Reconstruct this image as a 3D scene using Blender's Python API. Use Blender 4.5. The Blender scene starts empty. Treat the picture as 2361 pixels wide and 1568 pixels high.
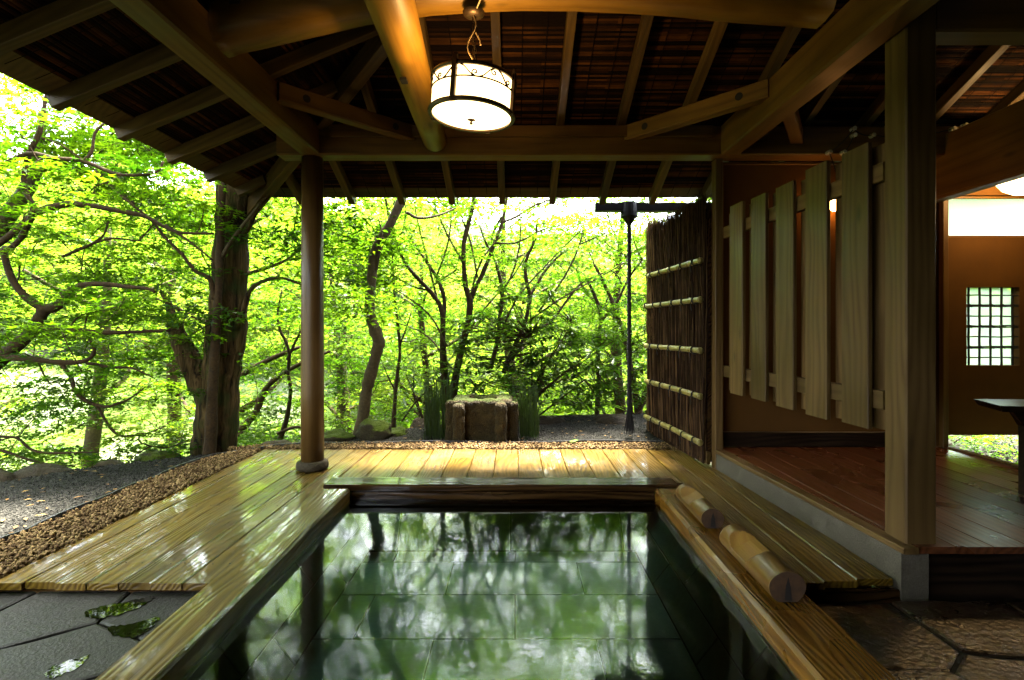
import bpy, math, random
import numpy as np
from mathutils import Vector, Matrix
R = math.radians
random.seed(7)
rng = np.random.default_rng(11)
SC = bpy.context.scene
COL = SC.collection

# ------------------------------------------------------------------ camera, world, sun, exposure
EYE = 1.11
cam = bpy.data.cameras.new('camera')
cam.sensor_width = 36.0
cam.lens = 36.0 * 1230 / 2360
cam.shift_x = -7 / 2360
cam.shift_y = -31 / 2360
cam.clip_start = 0.05
cam.clip_end = 500
cam_o = bpy.data.objects.new('camera', cam)
cam_o.location = (0, 0, EYE)
cam_o.rotation_euler = (R(90), 0, 0)
COL.objects.link(cam_o)
SC.camera = cam_o

SUN_EL, SUN_AZ = R(70), R(20)      # azimuth measured from +Y towards +X
world = bpy.data.worlds.new('World')
SC.world = world
world.use_nodes = True
wn = world.node_tree
sky = wn.nodes.new('ShaderNodeTexSky')
sky.sky_type = 'NISHITA'
sky.sun_disc = False
sky.sun_elevation = SUN_EL
sky.sun_rotation = SUN_AZ
sky.air_density = 0.7
sky.dust_density = 3.5
sky.ozone_density = 1.0
hs = wn.nodes.new('ShaderNodeHueSaturation')      # thin high cloud: a whiter sky than a clear one
hs.inputs['Saturation'].default_value = 0.38
wn.links.new(sky.outputs[0], hs.inputs['Color'])
wn.links.new(hs.outputs[0], wn.nodes['Background'].inputs[0])
wn.nodes['Background'].inputs[1].default_value = 0.125

sun = bpy.data.lights.new('sun', 'SUN')
sun.energy = 4.9
sun.angle = R(12)
sun.color = (1.0, 0.95, 0.84)
sun_o = bpy.data.objects.new('sun', sun)
d = Vector((math.sin(SUN_AZ) * math.cos(SUN_EL), math.cos(SUN_AZ) * math.cos(SUN_EL), math.sin(SUN_EL)))
sun_o.rotation_euler = (-d).to_track_quat('-Z', 'Y').to_euler()
COL.objects.link(sun_o)

SC.view_settings.view_transform = 'Standard'
SC.view_settings.look = 'None'
SC.view_settings.gamma = 1
SC.view_settings.use_curve_mapping = False
SC.view_settings.exposure = 5.7
SC.cycles.max_bounces = 7
SC.cycles.diffuse_bounces = 4
SC.cycles.glossy_bounces = 3
SC.cycles.transmission_bounces = 4
SC.cycles.transparent_max_bounces = 8
SC.cycles.caustics_reflective = False
SC.cycles.caustics_refractive = False
SC.cycles.sample_clamp_indirect = 6.0
SC.cycles.use_denoising = True
SC.cycles.use_adaptive_sampling = False

# ------------------------------------------------------------------ helpers
def at(u, v, Y):
    """a point seen in direction (u, v) of the 2360 px wide survey sheet, Y metres ahead of the eye"""
    return Vector(((u - 1187) / 1230 * Y, Y, EYE + (753 - v) / 1230 * Y))

def wm(o):
    return (wm(o.parent) @ o.matrix_parent_inverse if o.parent else Matrix.Identity(4)) @ o.matrix_basis

def link(o, parent=None):
    """children are given in world coordinates; the inverse keeps them there"""
    COL.objects.link(o)
    if parent is not None:
        o.parent = parent
        o.matrix_parent_inverse = wm(parent).inverted()
    return o

def tag(o, label=None, cat=None, group=None, kind=None):
    if label: o['label'] = label
    if cat: o['category'] = cat
    if group: o['group'] = group
    if kind: o['kind'] = kind
    return o

def empty(name, label=None, cat=None, loc=(0, 0, 0), group=None, kind=None, rot=None):
    o = bpy.data.objects.new(name, None)
    o.empty_display_size = 0.1
    o.location = loc
    if rot: o.rotation_euler = rot
    link(o)
    return tag(o, label, cat, group, kind)

def fast_mesh(name, V, T, mat=None, smooth=False, attr=None):
    V = np.asarray(V, dtype=np.float32).reshape(-1, 3)
    T = np.asarray(T, dtype=np.int32).reshape(-1, 3)
    me = bpy.data.meshes.new(name)
    me.vertices.add(len(V)); me.vertices.foreach_set('co', V.ravel())
    me.loops.add(T.size); me.loops.foreach_set('vertex_index', T.ravel())
    me.polygons.add(len(T)); me.polygons.foreach_set('loop_start', np.arange(0, T.size, 3, dtype=np.int32))
    if smooth:
        me.polygons.foreach_set('use_smooth', np.ones(len(T), dtype=bool))
    me.update(calc_edges=True)
    if attr is not None:
        a = me.attributes.new('tint', 'FLOAT', 'FACE')
        a.data.foreach_set('value', np.asarray(attr, dtype=np.float32))
    if mat: me.materials.append(mat)
    return me

class MB:
    def __init__(s): s.v = []; s.f = []; s.m = []
    def add(s, vs, fs, mi=0):
        n = len(s.v); s.v += [tuple(p) for p in vs]
        s.f += [tuple(i + n for i in f) for f in fs]; s.m += [mi] * len(fs)
    def box(s, x0, x1, y0, y1, z0, z1, mi=0):
        s.add([(x0,y0,z0),(x1,y0,z0),(x1,y1,z0),(x0,y1,z0),(x0,y0,z1),(x1,y0,z1),(x1,y1,z1),(x0,y1,z1)],
              [(0,3,2,1),(4,5,6,7),(0,1,5,4),(1,2,6,5),(2,3,7,6),(3,0,4,7)], mi)
    def tube(s, pts, rad, n=6, cap=True, mi=0):
        pts = [Vector(p) for p in pts]
        if not hasattr(rad, '__len__'): rad = [rad] * len(pts)
        rings = []; t0 = None; ref = None
        for i, p in enumerate(pts):
            a = pts[max(i - 1, 0)]; b = pts[min(i + 1, len(pts) - 1)]
            t = (b - a)
            if t.length < 1e-9: t = Vector((0, 0, 1))
            t.normalize()
            if ref is None:
                ref = t.orthogonal().normalized()
            ref = (ref - t * ref.dot(t))
            if ref.length < 1e-6: ref = t.orthogonal()
            ref.normalize(); w = t.cross(ref)
            rings.append([p + (ref * math.cos(2 * math.pi * k / n) + w * math.sin(2 * math.pi * k / n)) * rad[i] for k in range(n)])
        vs = [q for r in rings for q in r]
        fs = []
        for i in range(len(pts) - 1):
            for k in range(n):
                k2 = (k + 1) % n
                fs.append((i * n + k, i * n + k2, (i + 1) * n + k2, (i + 1) * n + k))
        if cap:
            fs.append(tuple(range(n - 1, -1, -1))); fs.append(tuple((len(pts) - 1) * n + k for k in range(n)))
        s.add(vs, fs, mi)
    def lathe(s, prof, n=32, c=(0, 0), mi=0, cap=False):
        vs = [(c[0] + r * math.cos(2 * math.pi * k / n), c[1] + r * math.sin(2 * math.pi * k / n), z) for r, z in prof for k in range(n)]
        fs = [(i * n + k, i * n + (k + 1) % n, (i + 1) * n + (k + 1) % n, (i + 1) * n + k) for i in range(len(prof) - 1) for k in range(n)]
        if cap:
            fs.append(tuple(range(n - 1, -1, -1))); fs.append(tuple((len(prof) - 1) * n + k for k in range(n)))
        s.add(vs, fs, mi)
    def mesh(s, name, mats, smooth=False):
        me = bpy.data.meshes.new(name)
        me.from_pydata(s.v, [], s.f)
        if not isinstance(mats, (list, tuple)): mats = [mats]
        for m in mats: me.materials.append(m)
        me.polygons.foreach_set('material_index', s.m)
        if smooth: me.polygons.foreach_set('use_smooth', [True] * len(s.f))
        me.update()
        return me
    def build(s, name, mats, parent=None, loc=(0, 0, 0), smooth=False, **kw):
        o = bpy.data.objects.new(name, s.mesh(name, mats, smooth)); o.location = loc
        link(o, parent)
        return tag(o, **kw)

def inst(name, me, parent=None, loc=(0, 0, 0), rot=(0, 0, 0), **kw):
    o = bpy.data.objects.new(name, me); o.location = loc; o.rotation_euler = rot
    link(o, parent)
    return tag(o, **kw)

def bar_mesh(name, L, w, h, mat, ch=0.006, warp=0.0, seg=1):
    """squared timber along local X, centred in Y and Z, edges chamfered"""
    mb = MB(); a, b = w / 2, h / 2; c = min(ch, a * .45, b * .45)
    sec = [(-a + c, -b), (a - c, -b), (a, -b + c), (a, b - c), (a - c, b), (-a + c, b), (-a, b - c), (-a, -b + c)]
    vs = []
    for i in range(seg + 1):
        x = L * i / seg
        dy = random.uniform(-warp, warp) if 0 < i < seg else 0
        dz = random.uniform(-warp, warp) if 0 < i < seg else 0
        vs += [(x, y + dy, z + dz) for y, z in sec]
    fs = [(i * 8 + k, i * 8 + (k + 1) % 8, (i + 1) * 8 + (k + 1) % 8, (i + 1) * 8 + k) for i in range(seg) for k in range(8)]
    fs = [f[::-1] for f in fs]
    fs += [tuple(range(8)), tuple(seg * 8 + k for k in range(7, -1, -1))]
    fs = [f[::-1] for f in fs]
    mb.add(vs, fs)
    return mb.mesh(name, mat)

def bar(name, p0, p1, w, h, mat, parent=None, up=(0, 0, 1), ch=0.006, seg=1, warp=0, **kw):
    p0 = Vector(p0); p1 = Vector(p1); X = (p1 - p0); L = X.length; X.normalize()
    Z = Vector(up); Z = (Z - X * Z.dot(X)).normalized(); Y = Z.cross(X)
    me = bar_mesh(name, L, w, h, mat, ch, warp, seg)
    o = bpy.data.objects.new(name, me)
    M = Matrix((X, Y, Z)).transposed().to_4x4(); M.translation = p0
    link(o, parent)
    o.matrix_basis = M
    return tag(o, **kw)

# ------------------------------------------------------------------ materials
ALB = 0.5      # the picture is exposed for the shade: true albedos, long exposure
def newmat(name):
    m = bpy.data.materials.new(name); m.use_nodes = True
    nt = m.node_tree; nt.nodes.clear()
    out = nt.nodes.new('ShaderNodeOutputMaterial')
    return m, nt, out

def N(nt, t, **kw):
    n = nt.nodes.new(t)
    for k, v in kw.items():
        if k in n.inputs: n.inputs[k].default_value = v
        else: setattr(n, k, v)
    return n

def ramp(nt, fac, stops):
    r = nt.nodes.new('ShaderNodeValToRGB')
    while len(r.color_ramp.elements) < len(stops): r.color_ramp.elements.new(0.5)
    for e, (p, c) in zip(r.color_ramp.elements, stops):
        e.position = p; e.color = (*c, 1) if len(c) == 3 else c
    nt.links.new(fac, r.inputs[0])
    return r

def wood(name, dark, mid, light, rough=(0.45, 0.7), bump=0.25, scale=1.0, wave=14.0, coat=0.0, wet=False, stain=None, mixn=0.42, tone=1.0, swirl=None):
    """grain runs along the timber's own local X"""
    dark, mid, light = (tuple(c * tone * ALB for c in q) for q in (dark, mid, light))
    m, nt, out = newmat(name); L = nt.links.new
    tc = N(nt, 'ShaderNodeTexCoord'); oi = N(nt, 'ShaderNodeObjectInfo')
    off = N(nt, 'ShaderNodeVectorMath', operation='SCALE'); off.inputs[0].default_value = (7.3, 3.1, 5.7)
    L(oi.outputs['Random'], off.inputs['Scale'])
    ad = N(nt, 'ShaderNodeVectorMath', operation='ADD'); L(tc.outputs['Object'], ad.inputs[0]); L(off.outputs[0], ad.inputs[1])
    mp = N(nt, 'ShaderNodeMapping'); mp.inputs['Scale'].default_value = (0.9 * scale, 5.5 * scale, 5.5 * scale); L(ad.outputs[0], mp.inputs[0])
    nA = N(nt, 'ShaderNodeTexNoise', Scale=1.0, Detail=2.0, Roughness=0.4); L(mp.outputs[0], nA.inputs['Vector'])
    dt = N(nt, 'ShaderNodeVectorMath', operation='DOT_PRODUCT'); dt.inputs[1].default_value = (0.0, wave * 15.0, wave * 11.0); L(ad.outputs[0], dt.inputs[0])
    ph = N(nt, 'ShaderNodeMath', operation='MULTIPLY_ADD'); L(nA.outputs['Fac'], ph.inputs[0]); ph.inputs[1].default_value = swirl or 10.0 + wave * 2.2; L(dt.outputs['Value'], ph.inputs[2])
    sn = N(nt, 'ShaderNodeMath', operation='SINE'); L(ph.outputs[0], sn.inputs[0])
    wv = N(nt, 'ShaderNodeMapRange'); wv.inputs['From Min'].default_value = -1.0; L(sn.outputs[0], wv.inputs[0])
    mp2 = N(nt, 'ShaderNodeMapping'); mp2.inputs['Scale'].default_value = (2.0 * scale, 60.0 * scale, 60.0 * scale); L(ad.outputs[0], mp2.inputs[0])
    n2 = N(nt, 'ShaderNodeTexNoise', Scale=1.0, Detail=4.0); L(mp2.outputs[0], n2.inputs['Vector'])
    n3 = N(nt, 'ShaderNodeTexNoise', Scale=2.2 * scale, Detail=3.0); L(ad.outputs[0], n3.inputs['Vector'])
    mx = N(nt, 'ShaderNodeMix', data_type='FLOAT'); mx.inputs[0].default_value = mixn
    n2.inputs['Roughness'].default_value = 0.62
    L(wv.outputs[0], mx.inputs[2]); L(n2.outputs['Fac'], mx.inputs[3])
    cr = ramp(nt, mx.outputs[0], [(0.12, dark), (0.42, mid), (0.85, light)])
    # knots
    vo = N(nt, 'ShaderNodeTexVoronoi', Scale=1.0); mp3 = N(nt, 'ShaderNodeMapping'); mp3.inputs['Scale'].default_value = (1.6 * scale, 4.5 * scale, 4.5 * scale)
    L(ad.outputs[0], mp3.inputs[0]); L(mp3.outputs[0], vo.inputs['Vector'])
    kr = ramp(nt, vo.outputs['Distance'], [(0.03, (0.25, 0.25, 0.25)), (0.10, (1, 1, 1))])
    mk = N(nt, 'ShaderNodeMix', data_type='RGBA', blend_type='MULTIPLY'); mk.inputs[0].default_value = 0.75
    L(cr.outputs[0], mk.inputs[6]); L(kr.outputs[0], mk.inputs[7])
    # overall patches and piece to piece tone
    pr = ramp(nt, n3.outputs['Fac'], [(0.3, (0.68, 0.66, 0.62)), (0.7, (1.15, 1.12, 1.08))])
    mk2 = N(nt, 'ShaderNodeMix', data_type='RGBA', blend_type='MULTIPLY'); mk2.inputs[0].default_value = 1.0
    L(mk.outputs[2], mk2.inputs[6]); L(pr.outputs[0], mk2.inputs[7])
    hv = N(nt, 'ShaderNodeHueSaturation')
    mr = N(nt, 'ShaderNodeMapRange'); mr.inputs['To Min'].default_value = 0.72; mr.inputs['To Max'].default_value = 1.28
    L(oi.outputs['Random'], mr.inputs[0]); L(mr.outputs[0], hv.inputs['Value']); L(mk2.outputs[2], hv.inputs['Color'])
    col = hv.outputs[0]
    if stain:
        ns = N(nt, 'ShaderNodeTexNoise', Scale=3.5, Detail=5.0, Roughness=0.7); L(ad.outputs[0], ns.inputs['Vector'])
        rs = ramp(nt, ns.outputs['Fac'], [(0.52, (0, 0, 0)), (0.66, (1, 1, 1))])
        ms = N(nt, 'ShaderNodeMix', data_type='RGBA'); L(rs.outputs[0], ms.inputs[0]); L(col, ms.inputs[6]); ms.inputs[7].default_value = (*stain, 1)
        col = ms.outputs[2]
    p = N(nt, 'ShaderNodeBsdfPrincipled'); L(col, p.inputs['Base Color']); p.inputs['Specular IOR Level'].default_value = 0.12 if wet else 0.16
    rr = N(nt, 'ShaderNodeMapRange'); rr.inputs['From Min'].default_value = 0.35; rr.inputs['From Max'].default_value = 0.65
    rr.inputs['To Min'].default_value = rough[0]; rr.inputs['To Max'].default_value = rough[1]
    L(n3.outputs['Fac'], rr.inputs[0]); L(rr.outputs[0], p.inputs['Roughness'])
    b = N(nt, 'ShaderNodeBump'); b.inputs['Strength'].default_value = bump; b.inputs['Distance'].default_value = 0.006
    L(mx.outputs[0], b.inputs['Height']); L(b.outputs[0], p.inputs['Normal'])
    if wet:
        nw = N(nt, 'ShaderNodeTexNoise', Scale=1.0, Detail=3.0); mw = N(nt, 'ShaderNodeMapping'); mw.inputs['Scale'].default_value = (9, 70, 70)
        L(ad.outputs[0], mw.inputs[0]); L(mw.outputs[0], nw.inputs['Vector'])
        b2 = N(nt, 'ShaderNodeBump'); b2.inputs['Strength'].default_value = 0.6; b2.inputs['Distance'].default_value = 0.0010
        ml = N(nt, 'ShaderNodeMix', data_type='FLOAT'); ml.inputs[0].default_value = 0.35
        L(nw.outputs['Fac'], ml.inputs[2]); L(mx.outputs[0], ml.inputs[3])
        L(ml.outputs[0], b2.inputs['Height']); L(b2.outputs[0], p.inputs['Coat Normal'])
        p.inputs['Coat Weight'].default_value = coat; p.inputs['Coat Roughness'].default_value = 0.03; p.inputs['Coat IOR'].default_value = 1.34
        nf = N(nt, 'ShaderNodeTexNoise', Scale=1.0, Detail=4.0, Roughness=0.6, Distortion=0.4); mf = N(nt, 'ShaderNodeMapping'); mf.inputs['Scale'].default_value = (1.6, 26, 26)
        L(ad.outputs[0], mf.inputs[0]); L(mf.outputs[0], nf.inputs['Vector'])
        am = N(nt, 'ShaderNodeMath', operation='MULTIPLY_ADD'); L(n3.outputs['Fac'], am.inputs[0]); am.inputs[1].default_value = 0.6; L(nf.outputs['Fac'], am.inputs[2])
        cw = N(nt, 'ShaderNodeMapRange'); cw.inputs['From Min'].default_value = 0.79; cw.inputs['From Max'].default_value = 0.89; cw.inputs['To Min'].default_value = coat * 0.12; cw.inputs['To Max'].default_value = coat
        L(am.outputs[0], cw.inputs[0]); L(cw.outputs[0], p.inputs['Coat Weight'])
    L(p.outputs[0], out.inputs[0])
    return m

def rocky(name, c1, c2, c3=None, scale=8.0, rough=(0.7, 0.9), bump=0.6, dist=0.02, moss=None, moss_amt=0.5, coat=0.0, rnd=False, fine=60.0):
    sc_ = lambda q: tuple(c * ALB for c in q) if q else q
    c1, c2, c3, moss = sc_(c1), sc_(c2), sc_(c3), sc_(moss)
    m, nt, out = newmat(name); L = nt.links.new
    tc = N(nt, 'ShaderNodeTexCoord'); oi = N(nt, 'ShaderNodeObjectInfo')
    vec = tc.outputs['Object']
    if rnd:
        off = N(nt, 'ShaderNodeVectorMath', operation='SCALE'); off.inputs[0].default_value = (9.3, 4.1, 2.7); L(oi.outputs['Random'], off.inputs['Scale'])
        ad = N(nt, 'ShaderNodeVectorMath', operation='ADD'); L(vec, ad.inputs[0]); L(off.outputs[0], ad.inputs[1]); vec = ad.outputs[0]
    n1 = N(nt, 'ShaderNodeTexNoise', Scale=scale, Detail=8.0, Roughness=0.65); L(vec, n1.inputs['Vector'])
    n2 = N(nt, 'ShaderNodeTexNoise', Scale=fine, Detail=4.0); L(vec, n2.inputs['Vector'])
    mx = N(nt, 'ShaderNodeMix', data_type='FLOAT'); mx.inputs[0].default_value = 0.4; L(n1.outputs['Fac'], mx.inputs[2]); L(n2.outputs['Fac'], mx.inputs[3])
    st = [(0.35, c1), (0.6, c2)] + ([(0.72, c3)] if c3 else [])
    cr = ramp(nt, mx.outputs[0], st); col = cr.outputs[0]
    if rnd:
        hv = N(nt, 'ShaderNodeHueSaturation'); mr = N(nt, 'ShaderNodeMapRange'); mr.inputs['To Min'].default_value = 0.75; mr.inputs['To Max'].default_value = 1.3
        L(oi.outputs['Random'], mr.inputs[0]); L(mr.outputs[0], hv.inputs['Value']); L(col, hv.inputs['Color']); col = hv.outputs[0]
    if moss:
        g = N(nt, 'ShaderNodeNewGeometry'); sp = N(nt, 'ShaderNodeSeparateXYZ'); L(g.outputs['Normal'], sp.inputs[0])
        nm = N(nt, 'ShaderNodeTexNoise', Scale=6.0, Detail=5.0); L(vec, nm.inputs['Vector'])
        a = N(nt, 'ShaderNodeMath', operation='MULTIPLY_ADD'); L(sp.outputs['Z'], a.inputs[0]); a.inputs[1].default_value = 0.6; L(nm.outputs['Fac'], a.inputs[2])
        rm = ramp(nt, a.outputs[0], [(1.0 - moss_amt, (0, 0, 0)), (min(1.0, 1.15 - moss_amt), (1, 1, 1))])
        mm = N(nt, 'ShaderNodeMix', data_type='RGBA'); L(rm.outputs[0], mm.inputs[0]); L(col, mm.inputs[6]); mm.inputs[7].default_value = (*moss, 1); col = mm.outputs[2]
    p = N(nt, 'ShaderNodeBsdfPrincipled'); L(col, p.inputs['Base Color']); p.inputs['Specular IOR Level'].default_value = 0.35 if (coat or rough[0] < .4) else 0.08
    rr = N(nt, 'ShaderNodeMapRange'); rr.inputs['From Min'].default_value = 0.4; rr.inputs['From Max'].default_value = 0.6
    rr.inputs['To Min'].default_value = rough[0]; rr.inputs['To Max'].default_value = rough[1]; L(n1.outputs['Fac'], rr.inputs[0]); L(rr.outputs[0], p.inputs['Roughness'])
    b = N(nt, 'ShaderNodeBump'); b.inputs['Strength'].default_value = bump; b.inputs['Distance'].default_value = dist; L(mx.outputs[0], b.inputs['Height']); L(b.outputs[0], p.inputs['Normal'])
    if coat: p.inputs['Coat Weight'].default_value = coat; p.inputs['Coat Roughness'].default_value = 0.12; L(b.outputs[0], p.inputs['Coat Normal'])
    L(p.outputs[0], out.inputs[0])
    return m

def plain(name, col, rough=0.5, metal=0.0, bump=0.0, scale=40.0, var=0.0):
    col = tuple(c * ALB for c in col)
    m, nt, out = newmat(name); L = nt.links.new
    p = N(nt, 'ShaderNodeBsdfPrincipled'); p.inputs['Specular IOR Level'].default_value = 0.3; p.inputs['Base Color'].default_value = (*col, 1)
    p.inputs['Roughness'].default_value = rough; p.inputs['Metallic'].default_value = metal
    tc = N(nt, 'ShaderNodeTexCoord'); n = N(nt, 'ShaderNodeTexNoise', Scale=scale, Detail=5.0); L(tc.outputs['Object'], n.inputs['Vector'])
    if bump:
        b = N(nt, 'ShaderNodeBump'); b.inputs['Strength'].default_value = bump; b.inputs['Distance'].default_value = 0.004; L(n.outputs['Fac'], b.inputs['Height']); L(b.outputs[0], p.inputs['Normal'])
    if var:
        cr = ramp(nt, n.outputs['Fac'], [(0.3, tuple(c * (1 - var) for c in col)), (0.7, tuple(c * (1 + var) for c in col))]); L(cr.outputs[0], p.inputs['Base Color'])
    L(p.outputs[0], out.inputs[0])
    return m

def glow(name, col, strength):
    m, nt, out = newmat(name); e = N(nt, 'ShaderNodeEmission'); e.inputs[0].default_value = (*col, 1); e.inputs[1].default_value = strength * 0.55
    nt.links.new(e.outputs[0], out.inputs[0]); return m

def leafmat(name, d1, d2, t1, t2, mixf=0.5, gloss=0.04):
    d1, d2, t1, t2 = (tuple(c * ALB * 1.05 for c in q) for q in (d1, d2, t1, t2)); gloss *= 0.5
    m, nt, out = newmat(name); L = nt.links.new
    at_ = N(nt, 'ShaderNodeAttribute', attribute_name='tint')
    c1 = ramp(nt, at_.outputs['Fac'], [(0.0, d1), (1.0, d2)]); c2 = ramp(nt, at_.outputs['Fac'], [(0.0, t1), (1.0, t2)])
    df = N(nt, 'ShaderNodeBsdfDiffuse'); tr = N(nt, 'ShaderNodeBsdfTranslucent'); gl = N(nt, 'ShaderNodeBsdfGlossy'); gl.inputs['Roughness'].default_value = 0.35
    L(c1.outputs[0], df.inputs[0]); L(c2.outputs[0], tr.inputs[0])
    a = N(nt, 'ShaderNodeMixShader'); a.inputs[0].default_value = mixf; L(df.outputs[0], a.inputs[1]); L(tr.outputs[0], a.inputs[2])
    b = N(nt, 'ShaderNodeMixShader'); b.inputs[0].default_value = gloss; L(a.outputs[0], b.inputs[1]); L(gl.outputs[0], b.inputs[2])
    L(b.outputs[0], out.inputs[0]); return m

M = {}
M['beam'] = wood('beam_wood', (0.12, 0.052, 0.007), (0.25, 0.118, 0.017), (0.33, 0.165, 0.026), bump=0.12, wave=6, tone=0.58, mixn=0.7)
M['log'] = wood('log_wood', (0.19, 0.085, 0.009), (0.36, 0.18, 0.020), (0.44, 0.235, 0.032), bump=0.12, wave=5, rough=(0.35, 0.5), tone=0.6, mixn=0.75)
M['rafter'] = wood('rafter_wood', (0.09, 0.050, 0.010), (0.18, 0.105, 0.024), (0.25, 0.145, 0.036), bump=0.15, wave=9, tone=0.48, mixn=0.65)
M['post'] = wood('post_wood', (0.10, 0.047, 0.012), (0.19, 0.098, 0.026), (0.27, 0.15, 0.045), bump=0.10, wave=4, rough=(0.28, 0.42), tone=0.5, mixn=0.75)
M['pale'] = wood('pale_slat_wood', (0.26, 0.125, 0.032), (0.45, 0.25, 0.07), (0.57, 0.34, 0.105), bump=0.15, wave=9, tone=0.235, mixn=0.6)
M['deck'] = wood('wet_deck_wood', (0.10, 0.045, 0.004), (0.245, 0.135, 0.012), (0.37, 0.225, 0.024), rough=(0.3, 0.5), bump=0.7, wave=14, coat=1.0, wet=True, tone=0.46, mixn=0.5, swirl=56, stain=(0.075, 0.045, 0.012))
M['curb'] = wood('wet_curb_wood', (0.12, 0.045, 0.005), (0.25, 0.105, 0.012), (0.35, 0.165, 0.020), rough=(0.2, 0.38), bump=0.5, wave=17, coat=1.0, wet=True, tone=0.52, mixn=0.5, swirl=62)
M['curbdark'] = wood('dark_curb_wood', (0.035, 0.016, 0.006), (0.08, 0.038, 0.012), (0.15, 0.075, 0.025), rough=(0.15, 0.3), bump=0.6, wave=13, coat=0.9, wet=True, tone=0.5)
M['pillow'] = wood('polished_log', (0.24, 0.10, 0.014), (0.38, 0.175, 0.026), (0.46, 0.23, 0.04), rough=(0.4, 0.55), bump=0.1, wave=12, coat=0.4, wet=True, tone=0.33, mixn=0.5)
M['pillowcut'] = wood('fresh_cut_wood', (0.44, 0.20, 0.02), (0.54, 0.27, 0.03), (0.60, 0.32, 0.04), rough=(0.65, 0.8), bump=0.15, wave=14, tone=0.37, mixn=0.55)
M['endgrain'] = plain('log_end_grain', (0.075, 0.034, 0.012), 0.8, bump=0.5, var=0.5, scale=30)
M['floor'] = wood('hut_floor_wood', (0.035, 0.012, 0.005), (0.085, 0.028, 0.011), (0.13, 0.045, 0.017), rough=(0.24, 0.36), bump=0.2, wave=9, tone=1.25, mixn=0.6)
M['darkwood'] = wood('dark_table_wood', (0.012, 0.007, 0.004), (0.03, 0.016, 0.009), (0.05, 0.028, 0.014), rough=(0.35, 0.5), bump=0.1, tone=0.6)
M['plaster'] = rocky('ochre_plaster', (0.085, 0.036, 0.007), (0.13, 0.057, 0.012), scale=4, bump=0.25, dist=0.004, fine=220, rough=(0.85, 0.95))
M['plinth'] = rocky('plinth_render', (0.07, 0.058, 0.04), (0.13, 0.11, 0.08), (0.19, 0.165, 0.13), scale=10, bump=0.6, dist=0.006, fine=140)
M['iron'] = plain('dark_bronze', (0.07, 0.04, 0.018), 0.4, 0.7, 0.1)
M['black'] = plain('black_metal', (0.012, 0.012, 0.014), 0.45, 0.5, 0.3, var=0.3)
M['cord'] = plain('black_cord', (0.012, 0.010, 0.010), 0.8, 0, 0.5, 120)
M['cable'] = plain('pale_cable', (0.40, 0.26, 0.12), 0.6)
M['porcelain'] = plain('porcelain', (0.5, 0.42, 0.30), 0.25)
M['bamboo'] = plain('bamboo_yellow', (0.30, 0.24, 0.07), 0.32, 0, 0.1, 14, 0.25)
M['edging'] = plain('black_plastic_edging', (0.018, 0.018, 0.022), 0.5, 0, 0.3, 20, 0.3)
M['hole'] = plain('bolt_socket', (0.012, 0.007, 0.004), 0.9)
M['basin'] = rocky('old_basin_stone', (0.012, 0.008, 0.003), (0.070, 0.050, 0.018), (0.13, 0.095, 0.04), scale=11, bump=1.0, dist=0.06, moss=(0.03, 0.038, 0.003), moss_amt=0.10, fine=90)
M['basinmoss'] = rocky('basin_stone_moss', (0.012, 0.008, 0.003), (0.070, 0.050, 0.018), (0.13, 0.095, 0.04), scale=11, bump=1.0, dist=0.06, moss=(0.035, 0.048, 0.003), moss_amt=0.16, fine=90)
M['rock'] = rocky('garden_rock', (0.020, 0.014, 0.008), (0.055, 0.040, 0.022), (0.085, 0.065, 0.038), scale=7, bump=1.0, dist=0.03, moss=(0.04, 0.05, 0.005), moss_amt=-0.3, rnd=True)
M['rockmoss'] = rocky('mossy_rock', (0.018, 0.014, 0.007), (0.045, 0.034, 0.015), (0.07, 0.052, 0.026), scale=7, bump=1.0, dist=0.03, moss=(0.05, 0.07, 0.004), moss_amt=0.25)
M['flag'] = rocky('wet_flagstone', (0.013, 0.0115, 0.0092), (0.042, 0.037, 0.030), (0.088, 0.077, 0.062), scale=5, bump=0.9, dist=0.010, rough=(0.42, 0.62), rnd=True, fine=90)
M['flagbrown'] = rocky('wet_brown_flagstone', (0.010, 0.005, 0.002), (0.028, 0.015, 0.006), (0.045, 0.026, 0.011), scale=5, bump=0.9, dist=0.02, rough=(0.25, 0.5), rnd=True, fine=42, coat=0.2)
M['mortar'] = rocky('dark_mortar', (0.010, 0.009, 0.008), (0.028, 0.025, 0.02), scale=20, bump=0.5)
M['tile'] = rocky('pool_stone_tile', (0.035, 0.055, 0.047), (0.085, 0.122, 0.104), (0.135, 0.178, 0.150), scale=6, bump=0.15, dist=0.003, rough=(0.3, 0.5), rnd=True, fine=34)
M['grout'] = plain('pool_grout', (0.016, 0.022, 0.018), 0.8)
M['bark'] = rocky('maple_bark', (0.018, 0.010, 0.004), (0.055, 0.031, 0.011), (0.09, 0.057, 0.023), scale=16, bump=0.9, dist=0.015)
M['barkpale'] = rocky('pale_smooth_bark', (0.035, 0.024, 0.010), (0.08, 0.058, 0.026), (0.12, 0.095, 0.05), scale=9, bump=0.6, dist=0.01, fine=45)

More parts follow.
